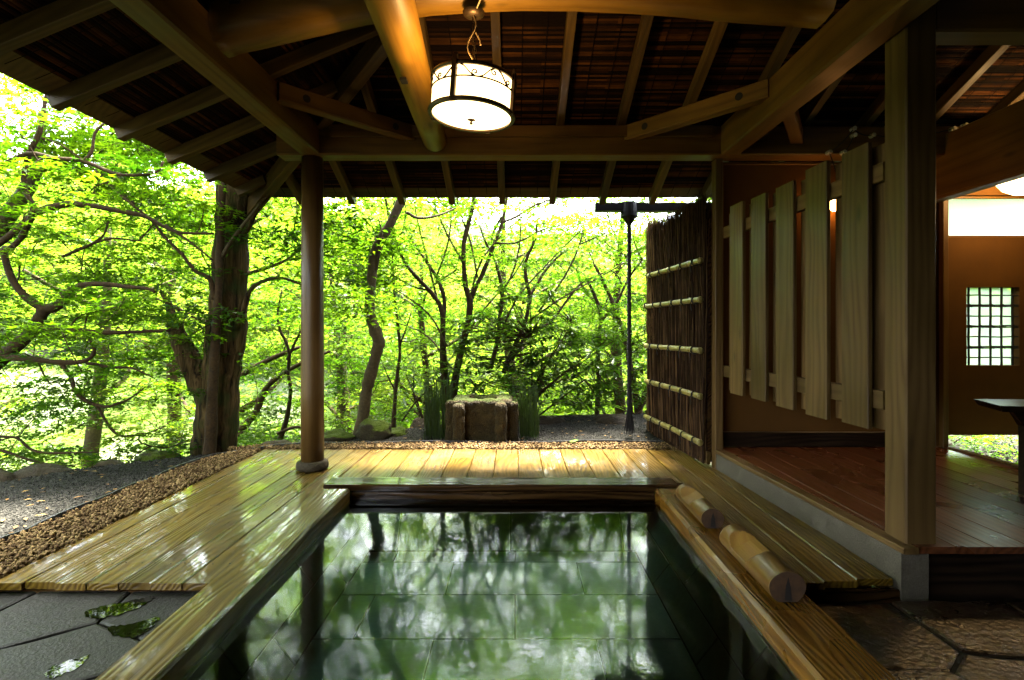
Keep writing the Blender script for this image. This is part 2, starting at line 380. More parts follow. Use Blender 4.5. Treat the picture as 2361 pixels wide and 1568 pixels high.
def bark_ridged():
    m, nt, out = newmat('ridged_bark'); L = nt.links.new
    tc = N(nt, 'ShaderNodeTexCoord'); mp = N(nt, 'ShaderNodeMapping'); mp.inputs['Scale'].default_value = (26, 26, 3.2); L(tc.outputs['Object'], mp.inputs[0])
    n = N(nt, 'ShaderNodeTexNoise', Scale=1.0, Detail=6.0, Roughness=0.6, Distortion=0.6); L(mp.outputs[0], n.inputs['Vector'])
    n2 = N(nt, 'ShaderNodeTexNoise', Scale=5.0, Detail=4.0); L(tc.outputs['Object'], n2.inputs['Vector'])
    cr = ramp(nt, n.outputs['Fac'], [(0.36, (0.003, 0.0018, 0.0006)), (0.52, (0.032, 0.019, 0.0065)), (0.7, (0.068, 0.043, 0.017))])
    mo = ramp(nt, n2.outputs['Fac'], [(0.5, (0, 0, 0)), (0.62, (0.7, 0.7, 0.7))])
    mm = N(nt, 'ShaderNodeMix', data_type='RGBA'); L(mo.outputs[0], mm.inputs[0]); L(cr.outputs[0], mm.inputs[6]); mm.inputs[7].default_value = (0.014, 0.021, 0.004, 1)
    p = N(nt, 'ShaderNodeBsdfPrincipled', Roughness=0.9); p.inputs['Specular IOR Level'].default_value = 0.06; L(mm.outputs[2], p.inputs['Base Color'])
    b = N(nt, 'ShaderNodeBump'); b.inputs['Strength'].default_value = 1.0; b.inputs['Distance'].default_value = 0.03; L(n.outputs['Fac'], b.inputs['Height']); L(b.outputs[0], p.inputs['Normal'])
    L(p.outputs[0], out.inputs[0]); return m
M['barkridge'] = bark_ridged()

def reed_mat(name, dark, light):
    dark, light = (tuple(c * ALB for c in q) for q in (dark, light))
    m, nt, out = newmat(name); L = nt.links.new
    at_ = N(nt, 'ShaderNodeAttribute', attribute_name='tint')
    tc = N(nt, 'ShaderNodeTexCoord'); n = N(nt, 'ShaderNodeTexNoise', Scale=7.0, Detail=4.0); L(tc.outputs['Object'], n.inputs['Vector'])
    mu = N(nt, 'ShaderNodeMath', operation='MULTIPLY'); L(at_.outputs['Fac'], mu.inputs[0]); L(n.outputs['Fac'], mu.inputs[1])
    cr = ramp(nt, mu.outputs[0], [(0.05, dark), (0.75, light)])
    p = N(nt, 'ShaderNodeBsdfPrincipled', Roughness=0.85); p.inputs['Specular IOR Level'].default_value = 0.06; L(cr.outputs[0], p.inputs['Base Color']); L(p.outputs[0], out.inputs[0]); return m
M['reed'] = reed_mat('smoked_reed', (0.005, 0.0016, 0.0005), (0.135, 0.050, 0.012))
M['brush'] = reed_mat('brushwood_twigs', (0.02, 0.009, 0.004), (0.42, 0.23, 0.10))
M['pebble'] = reed_mat('tan_pebble', (0.06, 0.032, 0.012), (0.38, 0.25, 0.105))
M['grit'] = reed_mat('grey_gravel', (0.010, 0.0095, 0.008), (0.095, 0.091, 0.076))
M['horsetail'] = leafmat('horsetail_stem', (0.018, 0.042, 0.002), (0.05, 0.10, 0.004), (0.03, 0.07, 0.003), (0.07, 0.14, 0.004), 0.35)
M['maple'] = leafmat('maple_leaf', (0.018, 0.050, 0.002), (0.05, 0.095, 0.003), (0.055, 0.19, 0.004), (0.18, 0.36, 0.008), 0.6, 0.01)
M['maplefar'] = leafmat('painted_sunlit_leaf', (0.04, 0.08, 0.003), (0.10, 0.14, 0.005), (0.115, 0.27, 0.010), (0.29, 0.43, 0.03), 0.62, 0.006)  # brighter copy of the maple leaf, sun glow painted into its colours
M['leafdeep'] = leafmat('deep_green_leaf', (0.015, 0.045, 0.002), (0.045, 0.09, 0.004), (0.055, 0.185, 0.003), (0.18, 0.34, 0.005), 0.55, 0.015)
M['rhodo'] = leafmat('leathery_leaf', (0.025, 0.062, 0.004), (0.065, 0.13, 0.007), (0.05, 0.16, 0.003), (0.15, 0.29, 0.006), 0.5, 0.05)
M['litter'] = reed_mat('fallen_leaf', (0.15, 0.08, 0.03), (0.45, 0.30, 0.10))

# ================================================================== GROUND
CX = [-40, -9, -6, -5, -3.9, -3.57, -2.85, -2.3, -1.8, -1.1, 0, 1.5, 3, 6, 40]
CY = [-14, -4, 0, 1.6, 3.75, 4.24, 4.72, 5.0, 5.25, 5.6, 6.05, 6.2, 6.2, 6.2, 6.2]
def crest(x): return np.interp(x, CX, CY)
def hgt(x, y):
    x = np.asarray(x, float); y = np.asarray(y, float)
    s = (y - crest(x)) * 0.8
    wob = 0.05 * np.sin(1.7 * x + 0.6 * y) * np.sin(1.1 * y - 0.4 * x)
    pl = -0.03 + 0.13 * np.clip((y - 5.0) / 1.1, 0, 1) + 0.25 * wob
    out = -0.55 * np.clip(s, 0, 9) - 0.10 * np.clip(s - 9, 0, 6) + 0.58 * np.clip(s - 16, 0, 20) + 0.3 * np.clip(s - 36, 0, 60)
    h = np.where(s < 0, pl, pl * np.clip(1 - s, 0, 1) + out + wob * np.clip(s, 0, 6))
    foot = (x > -2.28) & (y < 4.84)
    h = np.where(foot, -0.75, h)
    return h
def hz(x, y): return float(hgt(x, y))

def grid_ground():
    xs = np.unique(np.round(np.concatenate([np.linspace(-90, -12, 24), np.linspace(-12, -6, 16), np.linspace(-6, 4, 101), np.linspace(4, 12, 16), np.linspace(12, 90, 24), [-2.285, -2.275]]), 4))
    ys = np.unique(np.round(np.concatenate([np.linspace(-30, -1, 10), np.linspace(-1, 8, 91), np.linspace(8, 20, 30), np.linspace(20, 110, 40), [4.835, 4.845]]), 4))
    X, Y = np.meshgrid(xs, ys); Z = hgt(X, Y)
    V = np.stack([X, Y, Z], -1).reshape(-1, 3); nx = len(xs)
    I, J = np.meshgrid(np.arange(nx - 1), np.arange(len(ys) - 1)); a = (J * nx + I).ravel()
    T = np.concatenate([np.stack([a, a + 1, a + nx + 1], 1), np.stack([a, a + nx + 1, a + nx], 1)])
    m, nt, out = newmat('garden_soil'); L = nt.links.new
    tc = N(nt, 'ShaderNodeTexCoord'); n1 = N(nt, 'ShaderNodeTexNoise', Scale=85.0, Detail=6.0, Roughness=0.75); L(tc.outputs['Object'], n1.inputs['Vector'])
    vo = N(nt, 'ShaderNodeTexVoronoi', Scale=95.0); L(tc.outputs['Object'], vo.inputs['Vector'])
    cr = ramp(nt, vo.outputs['Color'], [(0.15, (0.003, 0.0028, 0.0021)), (0.5, (0.014, 0.013, 0.0105)), (0.85, (0.030, 0.028, 0.023))])
    n2 = N(nt, 'ShaderNodeTexNoise', Scale=0.35, Detail=4.0); L(tc.outputs['Object'], n2.inputs['Vector'])
    cg = ramp(nt, n2.outputs['Fac'], [(0.40, (0.02, 0.035, 0.004)), (0.50, (0.035, 0.055, 0.010)), (0.62, (0.07, 0.08, 0.045))])
    sp = N(nt, 'ShaderNodeSeparateXYZ'); L(tc.outputs['Object'], sp.inputs[0])
    fr = N(nt, 'ShaderNodeMapRange'); fr.inputs['From Min'].default_value = -0.12; fr.inputs['From Max'].default_value = -0.8; L(sp.outputs['Z'], fr.inputs[0])
    mm = N(nt, 'ShaderNodeMix', data_type='RGBA'); L(fr.outputs[0], mm.inputs[0]); L(cr.outputs[0], mm.inputs[6]); L(cg.outputs[0], mm.inputs[7])
    p = N(nt, 'ShaderNodeBsdfPrincipled', Roughness=0.9); p.inputs['Specular IOR Level'].default_value = 0.05; L(mm.outputs[2], p.inputs['Base Color'])
    b = N(nt, 'ShaderNodeBump'); b.inputs['Strength'].default_value = 1.0; b.inputs['Distance'].default_value = 0.012; L(vo.outputs['Distance'], b.inputs['Height']); L(b.outputs[0], p.inputs['Normal'])
    L(p.outputs[0], out.inputs[0])
    inst('ground', fast_mesh('ground', V, T, m, smooth=True), kind='structure')
grid_ground()

# ================================================================== PAVILION
pav = empty('bath_pavilion', 'open timber bath pavilion with reed lined hipped roof over the pool', 'pavilion', (-1.57, 4.15, 0))
ZB = 2.42
bar('beam', (-1.565, 4.068, 2.535), (-1.565, -1.6, 2.535), 0.15, 0.23, M['beam'], pav, seg=6, warp=0.002, ch=0.012)
bar('beam', (1.644, 4.068, 2.535), (1.644, -1.6, 2.535), 0.148, 0.23, M['beam'], pav, seg=6, warp=0.002, ch=0.012)
bb = bar('beam', (-1.82, 4.15, 2.53), (5.2, 4.15, 2.53), 0.16, 0.22, M['beam'], pav, ch=0.010)
tl = bar('tie_lath', (-1.40, 4.052, 2.592), (1.50, 4.052, 2.592), 0.026, 0.085, M['beam'], bb, ch=0.004)
mb = MB(); mb.lathe([(0.086, 0.0), (0.086, 0.6), (0.083, 1.4), (0.080, 2.42)], 28, cap=True)
post = mb.build('post', M['post'], pav, loc=(-1.575, 4.15, 0.0), smooth=False)
for p in post.data.polygons: p.use_smooth = len(p.vertices) == 4
mb = MB(); mb.lathe([(0.098, 0.004), (0.118, 0.01), (0.122, 0.035), (0.116, 0.062), (0.10, 0.072), (0.086, 0.073)], 24)
mb.build('post_base', M['rock'], pav, loc=(-1.575, 4.15, 0.0), smooth=True)
# post on the right that carries the hut side
SKX = lambda Y: 1.56 + (4.17 - Y) * 0.07
mb = MB(); mb.box(1.722, 1.858, 2.352, 2.492, 0.152, 2.66)
o = bar('post', (1.79, 2.42, 0.152), (1.79, 2.42, 2.66), 0.136, 0.14, M['pale'], pav, up=(0, 1, 0), ch=0.006, label='pale squared corner post standing on the hut floor')
bar('beam', (1.861, 2.42, 2.535), (5.2, 2.42, 2.535), 0.13, 0.24, M['beam'], pav, ch=0.01)

# ridge log
mb = MB()
P = [Vector((-0.602, 4.02, 2.515)), Vector((-0.596, 3.6, 2.535)), Vector((-0.585, 3.0, 2.575)), Vector((-0.574, 2.5, 2.605)), (-0.56, 1.8, 2.62), (-0.54, 0.6, 2.65), (-0.52, -1.5, 2.68)]
mb.tube(P, [0.090, 0.093, 0.100, 0.110, 0.116, 0.12, 0.125], 28)
lg = mb.build('ceiling_log', M['log'], pav)
for p in lg.data.polygons: p.use_smooth = len(p.vertices) == 4
# the object axes of log: remap grain along Y by rotating the mesh frame
def regrain(o, axis='Y'):
    rot = Matrix.Rotation(R(90), 4, 'Z') if axis == 'Y' else Matrix.Rotation(R(90), 4, 'Y')
    o.data.transform(rot.inverted()); o.matrix_basis = o.matrix_basis @ rot
regrain(lg)
regrain(post, 'Z')
mb = MB(); mb.box(-0.634, -0.598, 2.93, 2.985, 2.466, 2.4795)
mb.build('peg_hole', M['hole'], lg)

# curved tie beam
tieu = [(505, 146), (560, 138), (625, 124), (700, 106), (770, 90), (850, 72), (1000, 50), (1100, 43), (1200, 39), (1320, 40), (1453, 46), (1560, 54), (1643, 63), (1740, 70), (1800, 74), (1905, 80)]
secs = []
mb = MB(); vs = []; NS = len(tieu)
for i, (u, v) in enumerate(tieu):
    x = (u - 1187) / 1230 * 2.82; x = max(-1.488, min(1.568, x)); z = EYE + (753 - v) / 1230 * 2.82
    h = 0.22; f = 1 + 0.10 * math.sin(i * 1.3)
    sec = [(2.60, 0.05), (2.625, 0.012), (2.70, 0.0), (2.775, 0.004), (2.815, 0.03), (2.83, 0.11), (2.815, h - 0.03), (2.76, h), (2.66, h), (2.60, h - 0.04), (2.588, 0.12)]
    vs += [(x, y, z + dz * f) for y, dz in sec]
K = 11
fs = [(i * K + k, i * K + (k + 1) % K, (i + 1) * K + (k + 1) % K, (i + 1) * K + k) for i in range(NS - 1) for k in range(K)]
fs += [tuple(range(K)), tuple((NS - 1) * K + k for k in range(K - 1, -1, -1))]
mb.add(vs, fs)
tie = mb.build('curved_tie_beam', M['log'], pav, smooth=False)
for p in tie.data.polygons: p.use_smooth = len(p.vertices) == 4
mb = MB(); mb.box(-1.385, -1.335, 2.583, 2.600, 2.675, 2.725); mb.build('peg_hole', M['hole'], tie)

# corner braces with bolt sockets
def brace(p0, p1, label=None):
    b = bar('corner_brace', p0, p1, 0.085, 0.115, M['beam'], pav, ch=0.008)
    p0 = Vector(p0); p1 = Vector(p1); X = (p1 - p0).normalized(); side = X.cross(Vector((0, 0, 1))).normalized()
    if side.y > 0: side = -side
    for f in (0.17, 0.83):
        c = p0.lerp(p1, f) + side * 0.0405
        mb = MB(); mb.tube([c, c + side * 0.0035], 0.026, 14); mb.build('bolt_socket', M['hole'], b)
brace((-1.50, 3.36, 2.585), (-0.79, 4.09, 2.585))
brace((1.59, 3.32, 2.585), (0.86, 4.09, 2.585))
brace((1.70, 3.36, 2.56), (2.16, 4.09, 2.56))

# roof: pitch 0.42
PT = 0.42
def zr(t): return 2.648 + PT * t            # rafter underside, t metres up-slope (in plan) from the beam axis
RW, RH = 0.058, 0.085
cosp = 1 / math.sqrt(1 + PT * PT)
def rafter_back(x, y0, y1):
    bar('rafter', (x, y0, zr(4.15 - y0) + RH / 2), (x, y1, zr(4.15 - y1) + RH / 2), RW, RH, M['rafter'], pav, ch=0.003)
def rafter_left(y, x0, x1):
    bar('rafter', (x0, y, zr(x0 + 1.56) + RH / 2), (x1, y, zr(x1 + 1.56) + RH / 2), RW, RH, M['rafter'], pav, ch=0.003)
RX = [-0.122 + 0.473 * k for k in range(-4, 11)]
for x in RX:
    if x < -1.56: y1 = 4.15 + (-1.56 - x) - 0.0; 
    elif x < 1.04: y1 = 4.15 - (x + 1.56)
    else: y1 = 1.55
    if 5.07 - y1 > 0.25: rafter_back(x, 5.07, y1 + 0.06)
RY = [4.75, 4.275] + [3.80 - 0.475 * k for k in range(0, 11)]
for y in RY:
    x1 = -1.56 + (4.15 - y) if y > 1.55 else 1.04
    rafter_left(y, -2.47, x1 - 0.06)
# hip rafter
for (a, b) in ((-1.02, 2.6),):
    p0 = Vector((-1.56 + a, 4.15 - a, zr(a) + 0.005)); p1 = Vector((-1.56 + b, 4.15 - b, zr(b) + 0.005))
    bar('hip_rafter', p0, p1, 0.085, 0.15, M['rafter'], pav, ch=0.004)

# reed panels: ridged strips laid across the rafters, one per bay
def reed_panel(quadfn, a_rng, b_rng, pitch, nrm, thr):
    """reeds run along b, are stacked along a; nrm = unit normal pointing down into the room"""
    a0, a1 = a_rng; n = max(2, int((a1 - a0) / pitch)); V = []; T = []; tint = []
    for i in range(n):
        p = a0 + (a1 - a0) * i / n; q = a0 + (a1 - a0) * (i + 1) / n; mid = (p + q) / 2
        b0, b1 = b_rng(mid)
        if b1 - b0 < 0.01: continue
        prot = random.uniform(0.004, 0.010)
        k = len(V); segs = 3; t = random.random() ** 2
        for j in range(segs + 1):
            b = b0 + (b1 - b0) * j / segs
            jit = nrm * random.uniform(-0.002, 0.003)
            V += [quadfn(p, b), quadfn(mid, b) + nrm * prot + jit, quadfn(q, b)]
        for j in range(segs):
            s = k + j * 3; e = s + 3
            T += [(s, s + 1, e + 1), (s, e + 1, e), (s + 1, s + 2, e + 2), (s + 1, e + 2, e + 1)]
            tt = min(1, t * random.uniform(0.5, 1.5)); tint += [tt] * 4
    for b in thr:
        for k3 in (0,):
            m_ = [quadfn(a, b) + nrm * 0.013 for a in np.linspace(a0, a1, 6) if b_rng(a)[0] + 0.03 < b < b_rng(a)[1] - 0.03]
            for j in range(len(m_) - 1):
                k = len(V); w = (m_[j + 1] - m_[j]).normalized().cross(nrm) * 0.003
                V += [m_[j] - w, m_[j] + w, m_[j + 1] + w, m_[j + 1] - w]; T += [(k, k + 1, k + 2), (k, k + 2, k + 3)]; tint += [0.0, 0.0]
    if not V: return
    o = inst('reed_panel', fast_mesh('reed_panel', [tuple(v) for v in V], T, M['reed'], attr=tint), pav)
nB = Vector((0, -PT, -1)).normalized(); nL = Vector((PT, 0, -1)).normalized()
def qb(a, b): return Vector((b, a, zr(4.15 - a) + RH + 0.010))
def ql(a, b): return Vector((a, b, zr(a + 1.56) + RH + 0.010))
def hipY(x): return 4.15 - (x + 1.56)
xs_ = [-2.47] + [x for x in RX if x > -2.4] + [5.1]
for i in range(len(xs_) - 1):
    xa, xb = xs_[i] + (0.03 if i else 0), xs_[i + 1] - 0.03
    lo = 1.55 if xb > 1.04 else hipY(xb)
    def br(y, xa=xa, xb=xb):
        # at this y only the part right of the hip
        xh = -1.56 + (4.15 - y)
        return (max(xa, xh) if y > 1.55 else xa, xb)
    reed_panel(lambda a, b: qb(a, b), (lo, 5.04), br, 0.016, nB, [xa + 0.14, xa + 0.30])
ys_ = [5.05] + RY
for i in range(len(ys_) - 1):
    yb, ya = ys_[i] - (0.03 if i else 0), ys_[i + 1] + 0.03
    def br(x, ya=ya, yb=yb):
        yh = 4.15 - (x + 1.56)
        return (ya, min(yb, yh) if yh < yb else yb)
    hi = min(1.04, -1.56 + (4.15 - ya)) if ya > 1.55 else 1.04
    reed_panel(lambda a, b: ql(a, b), (-2.44, hi), br, 0.016, nL, [ya + 0.14, ya + 0.30])
# eave boards (lie on the rafters at the edge)
def slab(name, pts, dz, mat, parent, **kw):
    mb = MB(); n = len(pts); mb.add([tuple(p) for p in pts] + [(p[0], p[1], p[2] + dz) for p in pts], [tuple(range(n)), tuple(range(2 * n - 1, n - 1, -1))] + [(i, i + n, (i + 1) % n + n, (i + 1) % n) for i in range(n)])
    return mb.build(name, mat, parent, **kw)
def zl(x): return zr(x + 1.56) + RH
def zb(y): return zr(4.15 - y) + RH
xe, ye = -2.50, 5.09
slab('eave_board', [(-2.49, 5.08, zl(-2.49) - .004), (-2.35, 4.94, zl(-2.35) - .004), (-2.35, -1.6, zl(-2.35) - .004), (-2.49, -1.6, zl(-2.49) - .004)], 0.02, M['rafter'], pav)
slab('eave_board', [(-2.49, 5.082, zb(5.082) - .004), (5.1, 5.082, zb(5.082) - .004), (5.1, 4.95, zb(4.95) - .004), (-2.36, 4.95, zb(4.95) - .004)], 0.02, M['rafter'], pav)
# solid roof over it
AP = (1.04, 1.55)
rf = MB()
def v3(x, y, z): return (x, y, z)
zt = 0.05
A = (xe - .04, ye + .04); zA = zr(A[0] + 1.56) + RH + zt
top = zr(2.6) + RH + zt
pts = [(A[0], A[1], zA), (5.3, A[1], zA), (5.3, 1.55, top), (1.04, 1.55, top), (1.04, -1.9, top), (A[0], -1.9, zA), (5.3, -1.9, top)]
fs = [(0, 1, 2, 3), (0, 3, 4, 5), (3, 2, 6, 4)]
n = len(pts)
rf.add(pts + [(a, b, c + 0.16) for a, b, c in pts], fs + [tuple(i + n for i in f[::-1]) for f in fs] + [(0, n, n + 1, 1), (0, 5, n + 5, n), (1, n + 1, n + 2, 2), (2, n + 2, n + 6, 6), (5, 4, n + 4, n + 5), (4, 6, n + 6, n + 4)])
rf.build('roof', plain('roof_underlay', (0.02, 0.012, 0.008), 0.9, bump=0.3), pav)
# wires and porcelain knobs on the back beam
kn = [(1910, 352), (1943, 352), (1966, 298), (1967, 313), (2010, 313), (2195, 298), (2222, 290), (2234, 309)]
kp = []
for u, v in kn:
    p = at(u, v, 4.05); kp.append(p)
    mb = MB(); mb.tube([p + Vector((0, .022, 0)), p + Vector((0, .004, 0)), p + Vector((0, -.002, 0)), p + Vector((0, -.024, 0)), p + Vector((0, -.03, 0))], [0.017, 0.017, 0.009, 0.017, 0.012], 10)
    mb.build('wire_knob', M['porcelain'], pav)
mb = MB()
def wire(a, b, sag=0.02, r=0.0035):
    a = Vector(a); b = Vector(b); mb.tube([a.lerp(b, t) + Vector((0, -.004, -sag * 4 * t * (1 - t))) for t in np.linspace(0, 1, 7)], r, 5)
wire(kp[0], kp[2]); wire(kp[1], kp[3]); wire(kp[2], kp[4]); wire(kp[4], kp[5], .03); wire(kp[5], kp[6]); wire(kp[6], kp[7]); wire(kp[0], (2.46, 4.06, 2.2), -0.02); wire(kp[1], (2.47, 4.06, 2.2))
mb.build('electric_wire', M['cord'], pav)

# ================================================================== LAMP
lx, ly, lz = (1087 - 1187) / 1230 * 2.7, 2.70, 2.175
lamp = empty('pendant_lamp', 'lit drum pendant lamp with scrollwork hanging from the curved beam', 'lamp', (lx, ly, lz))
tilt = Matrix.Translation((lx, ly, lz)) @ Matrix.Rotation(R(4), 4, 'Y')
def lput(o): o.matrix_basis = tilt @ o.matrix_basis; return o
RL, HL = 0.205, 0.17
bl = bpy.data.lights.new('lamp_bulb', 'POINT'); bl.energy = 1.45; bl.color = (1.0, 0.60, 0.20); bl.shadow_soft_size = 0.06
blo = bpy.data.objects.new('lamp_bulb', bl); link(blo, lamp); blo.matrix_basis = Matrix.Translation((lx, ly, lz + 0.11))
mshade = glow('lamp_shade_glow', (1.0, 0.66, 0.26), 0.27)
mdisc = glow('lamp_diffuser_glow', (1.0, 0.66, 0.26), 0.32)
mb = MB(); mb.lathe([(RL, 0.0), (RL, HL)], 48); lput(mb.build('shade', mshade, lamp, smooth=True))
mb = MB(); mb.lathe([(0.0005, -0.018), (0.07, -0.016), (0.14, -0.008), (RL - 0.004, 0.004)], 48); lput(mb.build('diffuser', mdisc, lamp, smooth=True))
def ringm(r0, r1, z0, z1): m_ = MB(); m_.lathe([(r0, z0), (r1, z0), (r1 + .004, (z0 + z1) / 2), (r1, z1), (r0, z1), (r0, z0)], 48); return m_
lput(ringm(RL - .006, RL + .012, -0.006, 0.012).build('lower_ring', M['iron'], lamp, smooth=False))
lput(ringm(RL - .006, RL + .010, HL - .008, HL + .010).build('upper_ring', M['iron'], lamp, smooth=False))
mb = MB(); mb.lathe([(0.003, -0.045), (0.010, -0.038), (0.004, -0.028), (0.022, -0.020), (0.004, -0.016)], 14)
lput(mb.build('finial', M['iron'], lamp, smooth=True))
for k in range(4):
    a = R(-60 + 90 * k) - R(50)
    mb = MB(); c, s = math.cos(a), math.sin(a)
    q = lambda r, t, z: (c * r - s * t, s * r + c * t, z)
    w = .012; pr = [(RL + .004, -0.012), (RL + .020, -0.008), (RL + .020, HL + .02), (RL + .012, HL + .045), (RL + .004, HL + .03)]
    mb.add([q(r, -w, z) for r, z in pr] + [q(r, w, z) for r, z in pr], [tuple(range(5)), tuple(range(9, 4, -1))] + [(i, i + 5, (i + 1) % 5 + 5, (i + 1) % 5) for i in range(5)])
    lput(mb.build('strap', M['iron'], lamp))
sc = MB()
zs0, zs1 = HL - 0.062, HL - 0.008
ring = [((RL + .004) * math.cos(t), (RL + .004) * math.sin(t), zs0) for t in np.linspace(0, 2 * math.pi, 61)]
sc.tube(ring, 0.0042, 5, cap=False)
nS = 14; r_ = RL + .005
for k in range(nS):
    base = 2 * math.pi * k / nS; da = 2 * math.pi / nS; flip = 1 if k % 2 else -1
    pts = []; zc = (zs0 + zs1) / 2; hh = (zs1 - zs0) / 2
    # an S sweep that ends in a spiral
    for t in np.linspace(0, 1, 10): pts.append((base + da * (t * 0.75), zc + flip * hh * -math.cos(t * math.pi) * 0.92))
    for t in np.linspace(0.1, 1, 12):
        ang = math.pi / 2 + t * 2 * math.pi * 1.1; rr = hh * 0.62 * (1 - 0.75 * t)
        pts.append((base + da * 0.75 + rr * math.cos(ang) / r_ * 1.0, zc + flip * (hh * 0.30 + rr * math.sin(ang))))
    sc.tube([(r_ * math.cos(a), r_ * math.sin(a), z) for a, z in pts], 0.0040, 4)
lput(sc.build('scrollwork', M['iron'], lamp))
hook = Vector((lx + 0.01, 2.70, EYE + (753 - 38) / 1230 * 2.72))
mb = MB(); mb.lathe([(0.004, -0.014), (0.03, -0.010), (0.052, 0.0), (0.056, 0.012)], 20, c=(hook.x, hook.y)); 
o = mb.build('ceiling_plate', M['iron'], lamp, smooth=True, loc=(0, 0, hook.z - 0.004))
topc = tilt @ Vector((0, 0, HL + .02))
mb = MB()
for i in range(17):
    c = hook.lerp(topc, (i + .5) / 17) + Vector((0.004 * math.sin(i * .9), 0, 0)); ax = Vector((1, 0, 0)) if i % 2 else Vector((0, 1, 0))
    mb.tube([c + ax * 0.009 * math.cos(t) + Vector((0, 0, 0.018 * math.sin(t))) for t in np.linspace(0, 2 * math.pi, 9)], 0.0022, 4, cap=False)
mb.build('chain', M['iron'], lamp)
mb = MB(); mb.tube([hook.lerp(topc, t) + Vector((0.022 * math.sin(t * 9) - .01, -0.012, 0)) for t in np.linspace(0, 1, 16)], 0.0035, 5)
mb.tube([hook + Vector((0.02, -.05, .0)), hook + Vector((0.05, -.12, .02)), hook + Vector((0.055, -.13, .10)), hook + Vector((0.045, -.125, .2))], 0.004, 5)
mb.tube([hook.lerp(topc, .3) + Vector((0.01, -.01, 0)), hook.lerp(topc, .42) + Vector((0.03, -.01, 0)), hook.lerp(topc, .5) + Vector((0.035, -.01, 0))], 0.004, 5)
mb.build('cable', M['cable'], lamp)
for k in range(3):
    a = k * 2.1 + .4; e = tilt @ Vector((RL * math.cos(a), RL * math.sin(a), HL)); mb = MB(); mb.tube([topc, e], 0.003, 5); mb.build('spreader_rod', M['iron'], lamp)

# ================================================================== DECK
PH = 0.03
deck = empty('wooden_deck', kind='structure', loc=(-1.8, 4.3, 0))
def plank(x0, x1, y0, y1, mat='deck', z=0.0, parent=None, name='plank', h=PH, jit=0.002, **kw):
    L = y1 - y0; w = (x1 - x0) - 0.005
    me = bar_mesh(name, L, w, h, M[mat], 0.004)
    o = bpy.data.objects.new(name, me)
    link(o, parent or deck)
    o.matrix_basis = Matrix.Translation(((x0 + x1) / 2, y0, z - h / 2 + random.uniform(-jit, jit))) @ Matrix.Rotation(R(90) + random.uniform(-.0006, .0006), 4, 'Z') @ Matrix.Rotation(random.uniform(-.006, .006), 4, 'X')
    return tag(o, **kw)
bar('riser', (-2.26, 2.345, -0.14), (-1.303, 2.345, -0.14), 0.03, 0.20, M['curbdark'], deck)
bar('riser', (1.19, 2.345, -0.14), (1.68, 2.345, -0.14), 0.03, 0.20, M['curbdark'], deck)
bar('riser', (-2.262, 4.80, -0.14), (-2.262, 2.36, -0.14), 0.012, 0.20, M['curbdark'], deck)
xs = np.linspace(-2.27, -1.302, 8)
for i in range(7): plank(xs[i], xs[i + 1], 2.31 + random.uniform(-.012, .012), 4.82 + random.uniform(-.008, .008))
xs = [-1.298, -1.11, -0.92, -0.73, -0.545, -0.355, -0.165, 0.025, 0.215, 0.405, 0.595, 0.785, 0.975, 1.186]
for i in range(len(xs) - 1): plank(xs[i], xs[i + 1], 3.785, 4.82 + random.uniform(-.008, .008))
xs = [1.192, 1.345, 1.50, 1.665]
for i in range(3): plank(xs[i], xs[i + 1], 2.31 + (0.02 * i), [4.80, 4.80, 4.45][i])
plank(1.50, 1.60, 4.452, 4.80)
for y in (2.5, 3.3, 4.1, 4.7):
    bar('joist', (-2.25, y, -0.075), (-1.31, y, -0.075), 0.06, 0.08, M['curbdark'], deck)
bar('joist', (-1.3, 4.0, -0.075), (1.6, 4.0, -0.075), 0.06, 0.08, M['curbdark'], deck)
bar('joist', (-1.3, 4.7, -0.075), (1.6, 4.7, -0.075), 0.06, 0.08, M['curbdark'], deck)
for y in (2.5, 3.2): bar('joist', (1.20, y, -0.075), (1.65, y, -0.075), 0.06, 0.08, M['curbdark'], deck)

mb = MB()
for y in (2.5, 3.3, 4.1, 4.7):
    for x in list(np.linspace(-2.27, -1.302, 8)[:-1] + .03) + list(np.linspace(-2.27, -1.302, 8)[1:] - .03): mb.lathe([(0.0045, 0.0022), (0.003, 0.0042)], 6, c=(x, y + random.uniform(-.01, .01)), cap=True)
for y in (4.0, 4.7):
    for x in (-1.298, -1.11, -0.92, -0.73, -0.545, -0.355, -0.165, 0.025, 0.215, 0.405, 0.595, 0.785, 0.975):
        for dx in (.035, .15): mb.lathe([(0.0045, 0.0022), (0.003, 0.0042)], 6, c=(x + dx, y + random.uniform(-.01, .01)), cap=True)
mb.build('nail', M['black'], deck, kind='stuff')

# ================================================================== POOL
pool = empty('bath_pool', kind='structure', loc=(0, 3.5, 0))
def curb(p0, p1, w, h, mat, label=None):
    return bar('curb_timber', p0, p1, w, h, M[mat], pool, ch=0.014, seg=5, warp=0.0015, label=label)
curb((-1.200, -0.2, -0.028), (-1.200, 3.555, -0.028), 0.20, 0.118, 'deck')
curb((1.058, -0.2, -0.028), (1.058, 3.555, -0.028), 0.25, 0.118, 'curb')
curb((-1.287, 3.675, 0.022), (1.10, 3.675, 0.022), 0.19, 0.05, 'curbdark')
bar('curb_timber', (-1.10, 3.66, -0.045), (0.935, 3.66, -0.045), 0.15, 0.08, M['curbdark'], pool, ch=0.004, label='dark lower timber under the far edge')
curb((-1.30, -0.30, -0.028), (1.183, -0.30, -0.028), 0.20, 0.118, 'curb')
WZ = -0.050
XL, XR, YF, YN = -1.125, 0.958, 3.612, -0.15
ZF = -0.33; OX = 0.19
